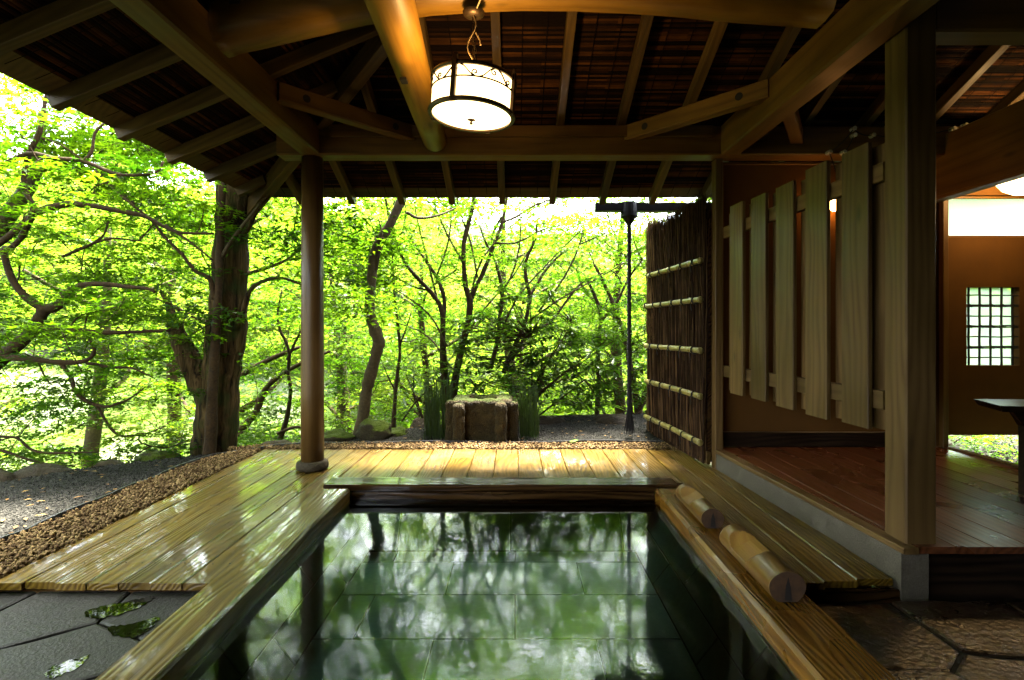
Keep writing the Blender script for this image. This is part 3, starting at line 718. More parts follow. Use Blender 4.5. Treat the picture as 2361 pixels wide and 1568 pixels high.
def tile_quad(a, b, c, d, th=0.02, gap=0.0035):
    """tile lying on quad a-b-c-d, edges pulled in so the grout shows"""
    pts = [Vector(p) for p in (a, b, c, d)]; cen = sum(pts, Vector()) / 4
    nrm = (pts[1] - pts[0]).cross(pts[3] - pts[0]).normalized()
    ins = []
    for i in range(4):
        e0 = (pts[(i + 1) % 4] - pts[i]).normalized(); e1 = (pts[i - 1] - pts[i]).normalized()
        ins.append(pts[i] + (e0 + e1) * gap)
    mb = MB(); off = nrm * random.uniform(-.0008, .0008)
    topv = [p + off for p in ins]; c2 = [p + (cen - p).normalized() * 0.003 + off for p in ins]
    low = [p - nrm * th for p in ins]; lo2 = [p - nrm * 0.003 + off for p in ins]
    mb.add([tuple(p) for p in c2 + lo2 + low], [(0, 1, 2, 3)] + [(i + 4, (i + 1) % 4 + 4, (i + 1) % 4, i) for i in range(4)] + [(i + 8, (i + 1) % 4 + 8, (i + 1) % 4 + 4, i + 4) for i in range(4)])
    return mb.build('tile', M['tile'], pool)
# grout bed (a trough)
mb = MB(); g = 0.006
q = [(XL - g, YN), (XR + g, YN), (XR + g, YF + g), (XL - g, YF + g)]; q2 = [(XL + OX, YN + .1), (XR - OX, YN + .1), (XR - OX, YF - OX), (XL + OX, YF - OX)]
V = [(x, y, -0.035) for x, y in q] + [(x, y, -0.095) for x, y in q] + [(x, y, ZF - g) for x, y in q2]
mb.add(V, [(8, 9, 10, 11)] + [(i + a, (i + 1) % 4 + a, (i + 1) % 4 + a + 4, i + a + 4) for i in range(4) for a in (0, 4)])
mb.build('grout_bed', M['grout'], pool)
# floor tiles, running bond
yr = YF - OX; r_i = 0; rows = []
ye_ = [3.42, 3.263, 2.865, 2.46, 2.06, 1.66, 1.26, 0.86, 0.46, 0.06]
for j in range(len(ye_) - 1):
    st = 0.0 if j % 2 == 0 else 0.375
    cuts = [XL + OX] + [x for x in (st + .75 * k - 1.5 for k in range(6)) if XL + OX + .05 < x < XR - OX - .05] + [XR - OX]
    for i in range(len(cuts) - 1): tile_quad((cuts[i], ye_[j + 1], ZF), (cuts[i + 1], ye_[j + 1], ZF), (cuts[i + 1], ye_[j], ZF), (cuts[i], ye_[j], ZF))
# sloping side tiles in two bands
for side in (0, 1):
    for band in (0, 1):
        t0, t1 = (0, .5) if band == 0 else (.5, 1)
        ys = [YF - OX * (t0 + t1) / 2] + [2.73 - .71 * k + (0.25 if band else 0) for k in range(5)] + [0.0]
        for i in range(len(ys) - 1):
            z0 = -0.095 + (ZF + 0.095) * t0; z1 = -0.095 + (ZF + 0.095) * t1
            if side: xo, xi = XR - OX * t0, XR - OX * t1
            else: xo, xi = XL + OX * t0, XL + OX * t1
            yf0 = YF - OX * t0 if i == 0 else ys[i]; yf1 = YF - OX * t1 if i == 0 else ys[i]
            a, b, c, d_ = (xi, ys[i + 1], z1), (xo, ys[i + 1], z0), (xo, yf0, z0), (xi, yf1, z1)
            if side: tile_quad(a, b, c, d_)
            else: tile_quad(b, a, d_, c)
    ys = [YF] + [3.1 - .71 * k for k in range(5)] + [0.0]
    for i in range(len(ys) - 1):
        if side: tile_quad((XR, ys[i + 1], -0.095), (XR, ys[i + 1], -0.06), (XR, ys[i], -0.06), (XR, ys[i], -0.095))
        else: tile_quad((XL, ys[i], -0.095), (XL, ys[i], -0.06), (XL, ys[i + 1], -0.06), (XL, ys[i + 1], -0.095))
xc = [XL, -0.76, -0.03, 0.70, XR]
for i in range(4):
    tile_quad((xc[i], YF, -0.13), (xc[i + 1], YF, -0.13), (xc[i + 1], YF, -0.072), (xc[i], YF, -0.072))
    tile_quad((max(xc[i], XL + .05), YF - OX, ZF), (min(xc[i + 1], XR - .05), YF - OX, ZF), (xc[i + 1], YF - .03, -0.13), (xc[i], YF - .03, -0.13))

def water_mat():
    m, nt, out = newmat('bath_water'); L = nt.links.new
    tc = N(nt, 'ShaderNodeTexCoord'); mp = N(nt, 'ShaderNodeMapping'); mp.inputs['Scale'].default_value = (1.0, 0.8, 1); L(tc.outputs['Object'], mp.inputs[0])
    n1 = N(nt, 'ShaderNodeTexNoise', Scale=7.0, Detail=2.0, Distortion=1.2); L(mp.outputs[0], n1.inputs['Vector'])
    n2 = N(nt, 'ShaderNodeTexNoise', Scale=34.0, Detail=2.0, Distortion=2.2); L(mp.outputs[0], n2.inputs['Vector'])
    b1 = N(nt, 'ShaderNodeBump'); b1.inputs['Strength'].default_value = 1.0; b1.inputs['Distance'].default_value = 0.00013; L(n1.outputs['Fac'], b1.inputs['Height'])
    b2 = N(nt, 'ShaderNodeBump'); b2.inputs['Strength'].default_value = 1.0; b2.inputs['Distance'].default_value = 0.00017; L(n2.outputs['Fac'], b2.inputs['Height']); L(b1.outputs[0], b2.inputs['Normal'])
    fr = N(nt, 'ShaderNodeFresnel'); fr.inputs['IOR'].default_value = 1.333; L(b2.outputs[0], fr.inputs['Normal'])
    tr = N(nt, 'ShaderNodeBsdfTransparent'); tr.inputs[0].default_value = (0.60, 0.80, 0.70, 1)
    gl = N(nt, 'ShaderNodeBsdfGlossy'); gl.inputs['Roughness'].default_value = 0.004; L(b2.outputs[0], gl.inputs['Normal'])
    mx = N(nt, 'ShaderNodeMixShader'); L(fr.outputs[0], mx.inputs[0]); L(tr.outputs[0], mx.inputs[1]); L(gl.outputs[0], mx.inputs[2]); L(mx.outputs[0], out.inputs[0]); return m
M['water'] = water_mat()
mb = MB(); mb.add([(XL - .004, YN, WZ), (XR + .004, YN, WZ), (XR + .004, YF + .004, WZ), (XL - .004, YF + .004, WZ)], [(0, 1, 2, 3)])
mb.build('pool_water', M['water'], kind='structure')

# ================================================================== FLAGSTONES
def clip(poly, p, n_):
    out = []
    for i in range(len(poly)):
        a, b = poly[i], poly[(i + 1) % len(poly)]
        da = (a[0] - p[0]) * n_[0] + (a[1] - p[1]) * n_[1]; db = (b[0] - p[0]) * n_[0] + (b[1] - p[1]) * n_[1]
        if da <= 0: out.append(a)
        if (da < 0 < db) or (db < 0 < da):
            t = da / (da - db); out.append((a[0] + (b[0] - a[0]) * t, a[1] + (b[1] - a[1]) * t))
    return out
def flagstones(rect, seeds, ztop, mat, parent, gap=0.006, th=0.04, jz=0.004, wob=0.006):
    x0, x1, y0, y1 = rect
    for i, s in enumerate(seeds):
        poly = [(x0, y0), (x1, y0), (x1, y1), (x0, y1)]
        for j, t in enumerate(seeds):
            if j == i: continue
            mx_, my_ = (s[0] + t[0]) / 2, (s[1] + t[1]) / 2; nx, ny = t[0] - s[0], t[1] - s[1]; l = math.hypot(nx, ny); nx /= l; ny /= l
            poly = clip(poly, (mx_ - nx * gap, my_ - ny * gap), (nx, ny))
            if len(poly) < 3: break
        if len(poly) < 3: continue
        pts = []
        for k in range(len(poly)):
            a, b = poly[k], poly[(k + 1) % len(poly)]; L = math.hypot(b[0] - a[0], b[1] - a[1]); nseg = max(1, int(L / 0.09))
            for q_ in range(nseg):
                t = q_ / nseg; pts.append((a[0] + (b[0] - a[0]) * t + random.uniform(-wob, wob) * (q_ > 0), a[1] + (b[1] - a[1]) * t + random.uniform(-wob, wob) * (q_ > 0)))
        cx = sum(p[0] for p in pts) / len(pts); cy = sum(p[1] for p in pts) / len(pts)
        zt_ = ztop + random.uniform(-jz, jz); n = len(pts)
        tx, ty = random.uniform(-.006, .006), random.uniform(-.006, .006)
        def zz(x, y): return zt_ + tx * (x - cx) + ty * (y - cy)
        ins = [(cx + (x - cx) * (1 - .012 / max(.05, math.hypot(x - cx, y - cy))), cy + (y - cy) * (1 - .012 / max(.05, math.hypot(x - cx, y - cy)))) for x, y in pts]
        mb = MB(); mb.add([(x - cx, y - cy, zz(x, y)) for x, y in ins] + [(x - cx, y - cy, zz(x, y) - .004) for x, y in pts] + [(x - cx, y - cy, ztop - th) for x, y in pts],
                          [tuple(range(n))] + [(k + n, (k + 1) % n + n, (k + 1) % n, k) for k in range(n)] + [(k + 2 * n, (k + 1) % n + 2 * n, (k + 1) % n + n, k + n) for k in range(n)])
        mb.build('flagstone', mat, parent, loc=(cx, cy, 0))
pave = empty('stone_paving', kind='structure', loc=(-1.7, 2.0, -0.04))
mb = MB(); mb.box(-2.9, -1.302, -1.6, 2.36, -0.20, -0.062); mb.build('mortar_bed', M['mortar'], pave)
mb = MB(); mb.box(1.186, 5.2, -1.6, 2.31, -0.26, -0.086); mb.build('mortar_bed', M['mortar'], pave)
seedsL = [(-2.35, 2.2), (-1.85, 2.15), (-1.45, 2.22), (-2.2, 1.75), (-1.62, 1.86), (-2.5, 1.3), (-1.95, 1.38), (-1.45, 1.52), (-1.6, 1.05), (-2.2, .8), (-1.5, .5), (-2.6, .4), (-2.0, .1), (-1.5, -.3), (-2.4, -.6), (-1.7, -1.1), (-2.75, 1.8), (-2.7, 2.25)]
flagstones((-2.88, -1.304, -1.55, 2.35), seedsL, -0.045, M['flag'], pave, gap=0.005)
seedsR = [(1.4, 2.1), (1.85, 2.12), (2.3, 2.05), (2.8, 2.15), (3.3, 2.1), (1.35, 1.6), (1.75, 1.7), (2.2, 1.6), (2.65, 1.55), (3.1, 1.6), (3.6, 1.7), (1.5, 1.2), (1.95, 1.25), (2.4, 1.05), (2.9, 1.1), (1.4, .7), (1.9, .7), (2.5, .5), (3.1, .6), (1.5, .1), (2.2, 0), (2.9, -.1), (1.7, -.7), (2.6, -.8), (3.5, 1.1), (3.9, 2.1), (3.8, .3), (4.4, 1.3)]
flagstones((1.19, 5.1, -1.55, 2.30), seedsR, -0.075, M['flagbrown'], pave, gap=0.008, jz=0.006, wob=0.010)
# rainwater lying in hollows of the flagstones
def puddle_mat():
    m, nt, out = newmat('puddle_water'); L = nt.links.new
    p = N(nt, 'ShaderNodeBsdfPrincipled', Roughness=0.02); p.inputs['Base Color'].default_value = (0.003, 0.003, 0.001, 1); p.inputs['IOR'].default_value = 1.22
    tc = N(nt, 'ShaderNodeTexCoord'); n = N(nt, 'ShaderNodeTexNoise', Scale=30.0); L(tc.outputs['Object'], n.inputs['Vector'])
    b = N(nt, 'ShaderNodeBump'); b.inputs['Strength'].default_value = 0.25; b.inputs['Distance'].default_value = 0.0006; L(n.outputs['Fac'], b.inputs['Height']); L(b.outputs[0], p.inputs['Normal'])
    L(p.outputs[0], out.inputs[0]); return m
M['puddle'] = puddle_mat()
for pts, lab in (([(190, 1412), (225, 1398), (275, 1390), (320, 1380), (362, 1372), (340, 1390), (300, 1408), (250, 1422), (205, 1428)], 'long shallow puddle on the flagstones below the deck end'),
                 ([(240, 1445), (300, 1438), (350, 1425), (372, 1418), (350, 1448), (310, 1472), (270, 1468)], 'blunt puddle on the flagstones next to the pool timber'),
                 ([(105, 1545), (135, 1528), (180, 1518), (215, 1505), (190, 1532), (140, 1558), (108, 1566)], 'small dark puddle in the crack of the front flagstone')):
    P = []
    for k in range(len(pts)):
        u, v = pts[k]; Y = 1230 * (EYE + .042) / (v - 753); P.append(((u - 1187) / 1230 * Y, Y, -0.0425))
    # smooth outline
    Q = []
    for k in range(len(P)):
        a, b, c = Vector(P[k - 1]), Vector(P[k]), Vector(P[(k + 1) % len(P)])
        for f in np.linspace(0, 1, 6, endpoint=False):
            m0 = (a + b) / 2; m1 = (b + c) / 2; q_ = m0 * (1 - f) ** 2 + b * 2 * f * (1 - f) + m1 * f * f
            Q.append(q_ + Vector((random.uniform(-.006, .006), random.uniform(-.008, .008), 0)))
    cen = sum((Vector(q_) for q_ in Q), Vector()) / len(Q)
    mb = MB(); mb.add([tuple(Vector(q_) - cen) for q_ in Q], [tuple(range(len(Q)))])
    mb.build('puddle', M['puddle'], loc=tuple(cen), label=lab, cat='puddle', group='puddles on the flagstones')
mb = MB()
rs = []
for k in range(22):
    a = 2 * math.pi * k / 22; rr = 0.42 * (1 + .12 * math.sin(3 * a + 1) + .06 * math.sin(7 * a)); rs.append((2.62 + rr * math.cos(a) * 1.15, 2.02 + rr * 0.8 * math.sin(a)))
rs = [(x, min(y, 2.29)) for x, y in rs]
n = 22; cx, cy = 2.62, 1.95
prof = [(1.0, -0.075), (1.03, -0.02), (1.0, 0.045), (.95, 0.062), (.6, 0.068), (0.3, 0.066)]
V = [(cx + (x - cx) * s, cy + (y - cy) * s, z + (0.006 * math.sin(k * 2.3) if z > 0 else 0)) for s, z in prof for k, (x, y) in enumerate(rs)]
mb.add(V, [(i * n + k, i * n + (k + 1) % n, (i + 1) * n + (k + 1) % n, (i + 1) * n + k) for i in range(len(prof) - 1) for k in range(n)] + [tuple((len(prof) - 1) * n + k for k in range(n))])
o = mb.build('stepping_stone', M['flagbrown'], smooth=True, label='thick wet boulder step lying in front of the hut floor edge', cat='stepping stone')
o.location = (0.22, 0, 0)

# ================================================================== HUT
from mathutils import noise as mnoise
hut = empty('rest_hut', 'raised hut with ochre plaster wall, red brown board floor and grille window', 'hut', (2.5, 3.3, 0))
# plinth along the pool side follows the slightly skewed front line
def hx(Y, off=0.0): return 1.565 + (4.17 - Y) * 0.066 + off
mb = MB()
xa, xb = hx(2.33), hx(4.17)
mb.add([(xa, 2.33, -0.1), (xb, 4.17, -0.1), (xb, 4.17, 0.122), (xa, 2.33, 0.122), (xa + .12, 2.33, -0.1), (xb + .12, 4.17, -0.1), (xb + .12, 4.17, 0.122), (xa + .12, 2.33, 0.122)],
       [(0, 3, 2, 1), (4, 5, 6, 7), (3, 7, 6, 2), (0, 4, 7, 3), (1, 2, 6, 5)])
mb.build('plinth', M['plinth'], hut)
bar('sill', (xb + .028, 4.20, 0.137), (xa + .028, 2.31, 0.137), 0.07, 0.028, M['pale'], hut, ch=0.004)
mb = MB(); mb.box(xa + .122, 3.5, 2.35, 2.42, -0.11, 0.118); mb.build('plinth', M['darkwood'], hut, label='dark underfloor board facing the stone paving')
nfb = 10; fx = np.linspace(hx(2.33) + 0.066, 3.40, nfb + 1)
for i in range(nfb):
    x0, x1 = fx[i], fx[i + 1]
    me = bar_mesh('floor_board', 1.945, x1 - x0 - .003, 0.03, M['floor'], 0.002)
    o = inst('floor_board', me, hut); o.matrix_basis = Matrix.Translation(((x0 + x1) / 2, 2.32, 0.137)) @ Matrix.Rotation(R(90), 4, 'Z')
# wedge boards between sill and first straight board at the far end
mb = MB(); mb.add([(hx(4.2) + .066, 4.21, .1515), (hx(2.33) + .066, 2.35, .1515), (hx(2.33) + .066, 4.21, .1515), (hx(4.2) + .066, 4.21, .125), (hx(2.33) + .066, 2.35, .125), (hx(2.33) + .066, 4.21, .125)], [(0, 1, 2), (5, 4, 3), (0, 3, 4, 1)])
mb.build('floor_board', M['floor'], hut)
bar('floor_edge', (3.43, 4.24, 0.142), (3.43, 2.32, 0.142), 0.06, 0.045, M['pale'], hut)
# back wall built as butting pieces round the openings
WY0, WY1 = 4.25, 4.33
def wallp(x0, x1, z0, z1, name='wall_panel', mat='plaster', y0=WY0, y1=WY1):
    mb = MB(); mb.box(0, x1 - x0, 0, y1 - y0, 0, z1 - z0); return mb.build(name, M[mat], hut, loc=(x0, y0, z0))
wallp(1.625, 3.42, -0.12, 2.42)
bar('skirting', (1.63, 4.238, 0.215), (3.28, 4.238, 0.215), 0.022, 0.12, M['darkwood'], hut)
bar('wall_rail', (1.63, 4.24, 2.405), (3.28, 4.24, 2.405), 0.02, 0.02, M['beam'], hut)
wallp(3.42, 5.1, 2.157, 2.42)
wallp(3.42, 5.1, 1.424, 1.818)
wallp(3.42, 3.597, 0.80, 1.424); wallp(4.018, 5.1, 0.80, 1.424)
wallp(3.42, 5.1, 0.246, 0.80)
# far corner post and narrow frame
bar('post', (1.590, 4.195, -0.02), (1.590, 4.195, 2.415), 0.060, 0.086, M['pale'], hut, up=(0, 1, 0), ch=0.004)
bar('post', (3.39, 4.22, 0.155), (3.39, 4.22, 2.12), 0.045, 0.045, M['beam'], hut, up=(0, 1, 0), ch=0.004)
bar('header_beam', (3.31, 4.24, 2.35), (3.31, 0.5, 2.35), 0.06, 0.46, M['beam'], hut, ch=0.006)
bar('header_trim', (3.31, 4.24, 2.105), (3.31, 0.5, 2.105), 0.10, 0.028, M['beam'], hut, ch=0.004)
# frosted window
def frosted(name, c, tcol, f=0.5):
    m, nt, out = newmat(name); L = nt.links.new
    tr = N(nt, 'ShaderNodeBsdfTranslucent'); tr.inputs[0].default_value = (*c, 1); tp = N(nt, 'ShaderNodeBsdfTransparent'); tp.inputs[0].default_value = (*tcol, 1)
    mx = N(nt, 'ShaderNodeMixShader'); mx.inputs[0].default_value = f; L(tr.outputs[0], mx.inputs[1]); L(tp.outputs[0], mx.inputs[2]); L(mx.outputs[0], out.inputs[0]); return m
M['frost'] = frosted('frosted_glass', (0.35, 0.40, 0.36), (0.75, 0.82, 0.76))
M['frostwhite'] = frosted('white_frosted_glass', (0.97, 0.97, 0.97), (0.95, 0.95, 0.95), 0.04)
w1 = empty('window'); w1.parent = hut; w1.matrix_parent_inverse = wm(hut).inverted(); w1.location = (4.2, 4.29, 1.99); w1['label'] = 'wide white frosted window high on the wall'
mb = MB(); mb.box(3.43, 5.1, 4.285, 4.289, 1.825, 2.15); mb.build('pane', M['frostwhite'], w1)
for z in (1.83, 2.145): bar('frame', (3.425, 4.287, z), (5.1, 4.287, z), 0.03, 0.018, M['beam'], w1, ch=.002)
bar('frame', (3.4295, 4.287, 1.84), (3.4295, 4.287, 2.135), 0.03, 0.014, M['beam'], w1, up=(1, 0, 0), ch=.002)
w2 = empty('window'); w2.parent = hut; w2.matrix_parent_inverse = wm(hut).inverted(); w2.location = (3.81, 4.29, 1.1); w2['label'] = 'small square window with dark lattice of tied sticks'
mb = MB(); mb.box(3.598, 4.017, 4.30, 4.304, 0.801, 1.423); mb.build('pane', M['frost'], w2)
for i in range(5):
    x = 3.63 + i * 0.088; mb = MB(); mb.tube([(x + random.uniform(-.002, .002), 4.272, z) for z in np.linspace(0.801, 1.423, 7)], 0.0090, 6); mb.build('upright_stick', M['cord'], w2)
for i in range(7):
    z = 1.36 - i * 0.083
    for dz in ((0.006, -0.006) if i % 2 else (0.0,)):
        mb = MB(); mb.tube([(x, 4.262 + random.uniform(-.001, .001), z + dz + random.uniform(-.003, .003)) for x in np.linspace(3.598, 4.017, 6)], 0.0060, 5); mb.build('cross_stick', M['cord'], w2)
    if i in (1, 3, 5):
        for k in range(5):
            mb = MB(); x = 3.63 + k * 0.088
            mb.tube([(x - .014, 4.258, z + .016), (x, 4.254, z), (x + .015, 4.258, z - .014), (x + .018, 4.256, z - .002), (x - .005, 4.253, z + .012)], 0.0022, 4)
            mb.build('vine_tie', M['cord'], w2)

# lattice screen between the posts
lat = empty('lattice_screen', 'pale board lattice screen hanging between hut posts', 'screen', (1.65, 3.3, 1.3))
def lx_(Y): return 1.60 + (4.1 - Y) * 0.062
for zc in (0.765, 1.838):
    bar('rail', (lx_(4.13) + .035, 4.145, zc), (lx_(2.5) + .035, 2.495, zc), 0.03, 0.088, M['pale'], lat, ch=0.003)
for k, Y in enumerate((3.88, 3.572, 3.263, 2.955, 2.648)):
    bar('slat', (lx_(Y) + .004, Y, 0.615 + random.uniform(-.006, .006)), (lx_(Y) + .004, Y, 1.985 + random.uniform(-.012, .02)), 0.188, 0.024, M['pale'], lat, up=(1, 0.062, 0), ch=0.003)
for Y in (4.03, 3.72, 3.41, 3.10, 2.79, 2.565):
    w = 0.188 if Y > 2.6 else 0.11
    bar('slat', (lx_(Y) + .066, Y, 0.62), (lx_(Y) + .066, Y, 1.98), w, 0.024, M['pale'], lat, up=(1, 0.062, 0), ch=0.003)

# lamps in the hut
g1 = empty('globe_lamp', 'lit round globe lamp under the corridor ceiling at the right edge', 'lamp', (3.72, 3.9, 2.24))
mglobe = glow('globe_glow', (1.0, 0.62, 0.24), 2.4)
mb = MB(); mb.lathe([(0.0005, -.165), (.06, -.157), (.12, -.12), (.165, -.055), (.178, 0.0), (.15, .05), (.09, .08), (.05, .085)], 28); mb.build('globe', mglobe, g1, loc=(3.72, 3.9, 2.24), smooth=True)
mb = MB(); mb.lathe([(.05, .085), (.06, .09), (.06, .15), (0.02, .17), (.012, .17), (.012, .40)], 16); mb.build('holder', M['iron'], g1, loc=(3.72, 3.9, 2.24), smooth=True)
g2 = empty('wall_lamp', 'small warm wall lamp half hidden behind the lattice slats', 'lamp', (2.50, 4.20, 2.06))
mb = MB(); mb.lathe([(.018, -.045), (.035, -.03), (.038, 0), (.03, .035), (.015, .045)], 16, cap=True); mb.build('bulb', glow('bulb_glow', (1.0, 0.42, 0.10), 4.0), g2, loc=(2.50, 4.17, 2.06), smooth=True)
mb = MB(); mb.lathe([(.016, .045), (.024, .05), (.024, .09), (.01, .10)], 12, cap=True); mb.tube([(0, 0, .09), (0, .03, .12), (0, .065, .12)], .008, 6); mb.build('socket', M['iron'], g2, loc=(2.50, 4.17, 2.06), smooth=True)

# table in the hut
tb = empty('wooden_table', 'dark wooden table with board leg at the right edge of the hut', 'table', (3.1, 3.1, 0.15))
mb = MB(); mb.add([(2.71, 2.98, 0.668), (3.45, 2.78, 0.668), (3.55, 3.20, 0.668), (2.80, 3.26, 0.668)] + [(2.73, 2.99, 0.632), (3.45, 2.80, 0.632), (3.54, 3.19, 0.632), (2.82, 3.25, 0.632)], [(0, 1, 2, 3), (7, 6, 5, 4), (0, 4, 5, 1), (1, 5, 6, 2), (2, 6, 7, 3), (3, 7, 4, 0)])
mb.build('table_top', M['darkwood'], tb)
mb = MB(); mb.add([(2.80, 3.0, .60), (3.3, 2.86, .60), (3.3, 2.9, .60), (2.81, 3.04, .60), (2.86, 3.0, .55), (3.3, 2.86, .55), (3.3, 2.9, .55), (2.86, 3.04, .55)] , [(0, 3, 2, 1), (4, 5, 6, 7), (0, 1, 5, 4), (1, 2, 6, 5), (2, 3, 7, 6), (3, 0, 4, 7)])
for v in range(4): mb.v[v] = (mb.v[v][0], mb.v[v][1], .631)
mb.build('apron', M['darkwood'], tb)
prof = [(2.885, .153), (2.885, .60), (3.30, .60), (3.30, .153), (3.02, .153), (3.0, .20), (2.96, .235), (2.93, .20), (2.925, .153)]
mb = MB(); n = len(prof); mb.add([(x, 3.02, z) for x, z in prof] + [(x, 3.06, z) for x, z in prof], [(0, 1, 7, 8), (1, 2, 5, 6), (1, 6, 7), (2, 3, 4, 5), (n, n + 8, n + 7, n + 1), (n + 1, n + 6, n + 5, n + 2), (n + 1, n + 7, n + 6), (n + 2, n + 5, n + 4, n + 3)] + [(i, i + n, (i + 1) % n + n, (i + 1) % n) for i in range(n)])
mb.build('leg', M['darkwood'], tb)

# unseen walls added behind and beside the viewer to keep the room dark
bw = empty('unseen_shade_walls', 'unseen plaster walls added behind the viewer to keep the room dark', 'building', (1.5, -1.75, 0))
mb = MB(); mb.box(-1.7, 5.3, -1.8, -1.68, -0.1, 3.8); mb.build('rear_shade_wall', M['plaster'], bw)
mb = MB(); mb.box(5.14, 5.26, -1.68, 4.24, -0.3, 3.8); mb.build('side_shade_wall', M['plaster'], bw)
mb = MB(); mb.box(3.42, 5.14, 4.25, 4.33, 2.421, 2.46); mb.build('wall_cap', M['plaster'], bw)

# ================================================================== LOG PILLOWS
def pillow(cx, y0, y1, r, label, cut, seed):
    p = empty('log_pillow', label, 'log headrest', (cx, y0, 0.031), group='carved log headrests on the right pool edge')
    rr = random.Random(seed); n, m = 36, 56; V = []; F = []; mi = []
    for i in range(m + 1):
        y = y0 + (y1 - y0) * i / m; t = i / m
        for k in range(n):
            a = 2 * math.pi * k / n; rad = r * (1 + .02 * math.sin(2 * a + seed) + .012 * math.sin(5 * a + t * 4))
            x = rad * math.cos(a) * 1.12; z = rad * math.sin(a) + r
            z = max(z, 0.12 * r)
            e = min(t, 1 - t) * (y1 - y0)
            V.append([cx + x, y, 0.031 + z, 0])
    c0, c1, dep = cut
    for q in V:
        t = (q[1] - y0) / (y1 - y0)
        if c0 < t < c1:
            s = (t - c0) / (c1 - c0)
            dd = dep * (min(1, s / 0.13) if s < 0.5 else min(1, (1 - s) / 0.30)) ** 0.6
            zc = 0.031 + 2 * r - dd - 0.35 * (cx - q[0]) * 0 + (q[0] - cx) * 0.45 + .02
            if q[2] > zc: q[2] = zc + 0.003 * math.sin(q[0] * 60); q[3] = 1
    for i in range(m):
        for k in range(n):
            k2 = (k + 1) % n; f = (i * n + k, i * n + k2, (i + 1) * n + k2, (i + 1) * n + k)
            F.append(f); mi.append(1 if sum(V[j][3] for j in f) >= 3 else 0)
    F += [tuple(range(n)), tuple(m * n + k for k in range(n - 1, -1, -1))]; mi += [2, 2]
    mb = MB(); mb.v = [tuple(q[:3]) for q in V]; mb.f = F; mb.m = mi
    o = mb.build('log', [M['pillow'], M['pillowcut'], M['endgrain']], p)
    for q in o.data.polygons: q.use_smooth = q.material_index == 0 and len(q.vertices) == 4
    rot = Matrix.Rotation(R(90), 4, 'Z'); T = Matrix.Translation((cx, y0, 0)); o.data.transform((T @ rot).inverted()); o.matrix_basis = o.matrix_basis @ T @ rot
    # dark radial check in the near end
    mb = MB(); mb.add([(cx - .012, y0 - .0015, .031 + 0.25 * r), (cx + .016, y0 - .0015, .031 + 0.2 * r), (cx + .012, y0 - .0015, .031 + 1.0 * r), (cx + .002, y0 - .0015, .031 + 1.7 * r), (cx - .008, y0 - .0015, .031 + 1.1 * r)], [(0, 1, 2, 3, 4)])
    mb.build('end_crack', M['hole'], o)
pillow(1.060, 2.075, 2.58, 0.063, 'nearer carved log headrest, the larger one, with a broad scooped hollow', (0.36, 0.86, 0.050), 1)
pillow(1.050, 2.835, 3.29, 0.055, 'farther carved log headrest beside the far corner of the pool', (0.38, 0.90, 0.044), 4)

# ================================================================== BRUSHWOOD FENCE
fen = empty('brushwood_fence', 'dark brushwood fence with five bamboo rails tied with black cord', 'fence', (1.50, 4.9, 0))
FA, FB = Vector((1.560, 4.245, 0)), Vector((1.432, 5.52, 0)); FD = (FB - FA).normalized(); FL = (FB - FA).length; FN = Vector((-FD.y, FD.x, 0))  # towards the pool
if FN.x > 0: FN = -FN
def fp(s, n_, z): return FA + FD * s + FN * n_ + Vector((0, 0, z))
V = []; T = []; tint = []
def twig(p, q, r, t, bend=None):
    global V, T
    ax = (q - p).normalized(); a = ax.orthogonal().normalized(); b = ax.cross(a); mid = p.lerp(q, .5) + (bend or Vector((0, 0, 0)))
    k = len(V)
    for c, rr in ((p, r), (mid, r * .9), (q, r * .4)):
        for j in range(3):
            an = j * 2.094; V.append(c + a * math.cos(an) * rr + b * math.sin(an) * rr)
    for s in (0, 3):
        for j in range(3):
            j2 = (j + 1) % 3; T.append((k + s + j, k + s + j2, k + s + 3 + j2)); T.append((k + s + j, k + s + 3 + j2, k + s + 3 + j)); tint.extend([t, t])
rf_ = random.Random(3)
for i in range(5200):
    s = rf_.uniform(0, FL - .01); side = 1 if rf_.random() < .8 else -1; n_ = side * rf_.uniform(0.035, 0.062)
    lo = rf_.choice([0.02, 0.05, .4, .8, 1.2, 1.5]); lo += rf_.uniform(-.03, .2) if lo > .1 else 0; hi = min(lo + rf_.uniform(.5, 1.3), 2.12 - .10 * (s / FL) * rf_.random()) + rf_.uniform(-.03, .07)
    if hi < lo + .2: hi = lo + .3
    dx = rf_.gauss(0, .02); twig(fp(s, n_, lo), fp(min(FL + .04, s + dx), n_ + rf_.gauss(0, .012) * (1.8 if hi > 1.9 else 1), hi), rf_.uniform(.0018, .0048), rf_.random() ** 2 * (.5 if s < FL - .22 else 1.0), FN * rf_.uniform(-.004, .012))
for i in range(1300):
    s = FL - abs(rf_.gauss(0, .07)); z = rf_.uniform(.9, 2.15); n_ = rf_.uniform(-.03, .075); a = rf_.uniform(-.5, .5)
    twig(fp(s, n_, z), fp(s + .11 * math.sin(a), n_ + .03 * rf_.random(), z + .13 * math.cos(a)), .0018, rf_.uniform(.4, 1.2), FN * .01)
for i in range(700):
    s = rf_.uniform(0, FL); z = rf_.uniform(1.95, 2.12); twig(fp(s, rf_.uniform(-.05, .06), z), fp(s + rf_.gauss(0, .03), rf_.uniform(-.06, .09), z + rf_.uniform(.05, .14)), .0016, rf_.random() * .4)
brush = inst('brushwood', fast_mesh('brushwood', [tuple(v) for v in V], T, M['brush'], attr=[min(1, t) for t in tint]), fen, kind='stuff')
bar('core_panel', FA + Vector((0, 0, 1.04)) + FD * 0.005, FA + FD * (FL - .02) + Vector((0, 0, 1.04)), 0.06, 2.02, M['curbdark'], fen)
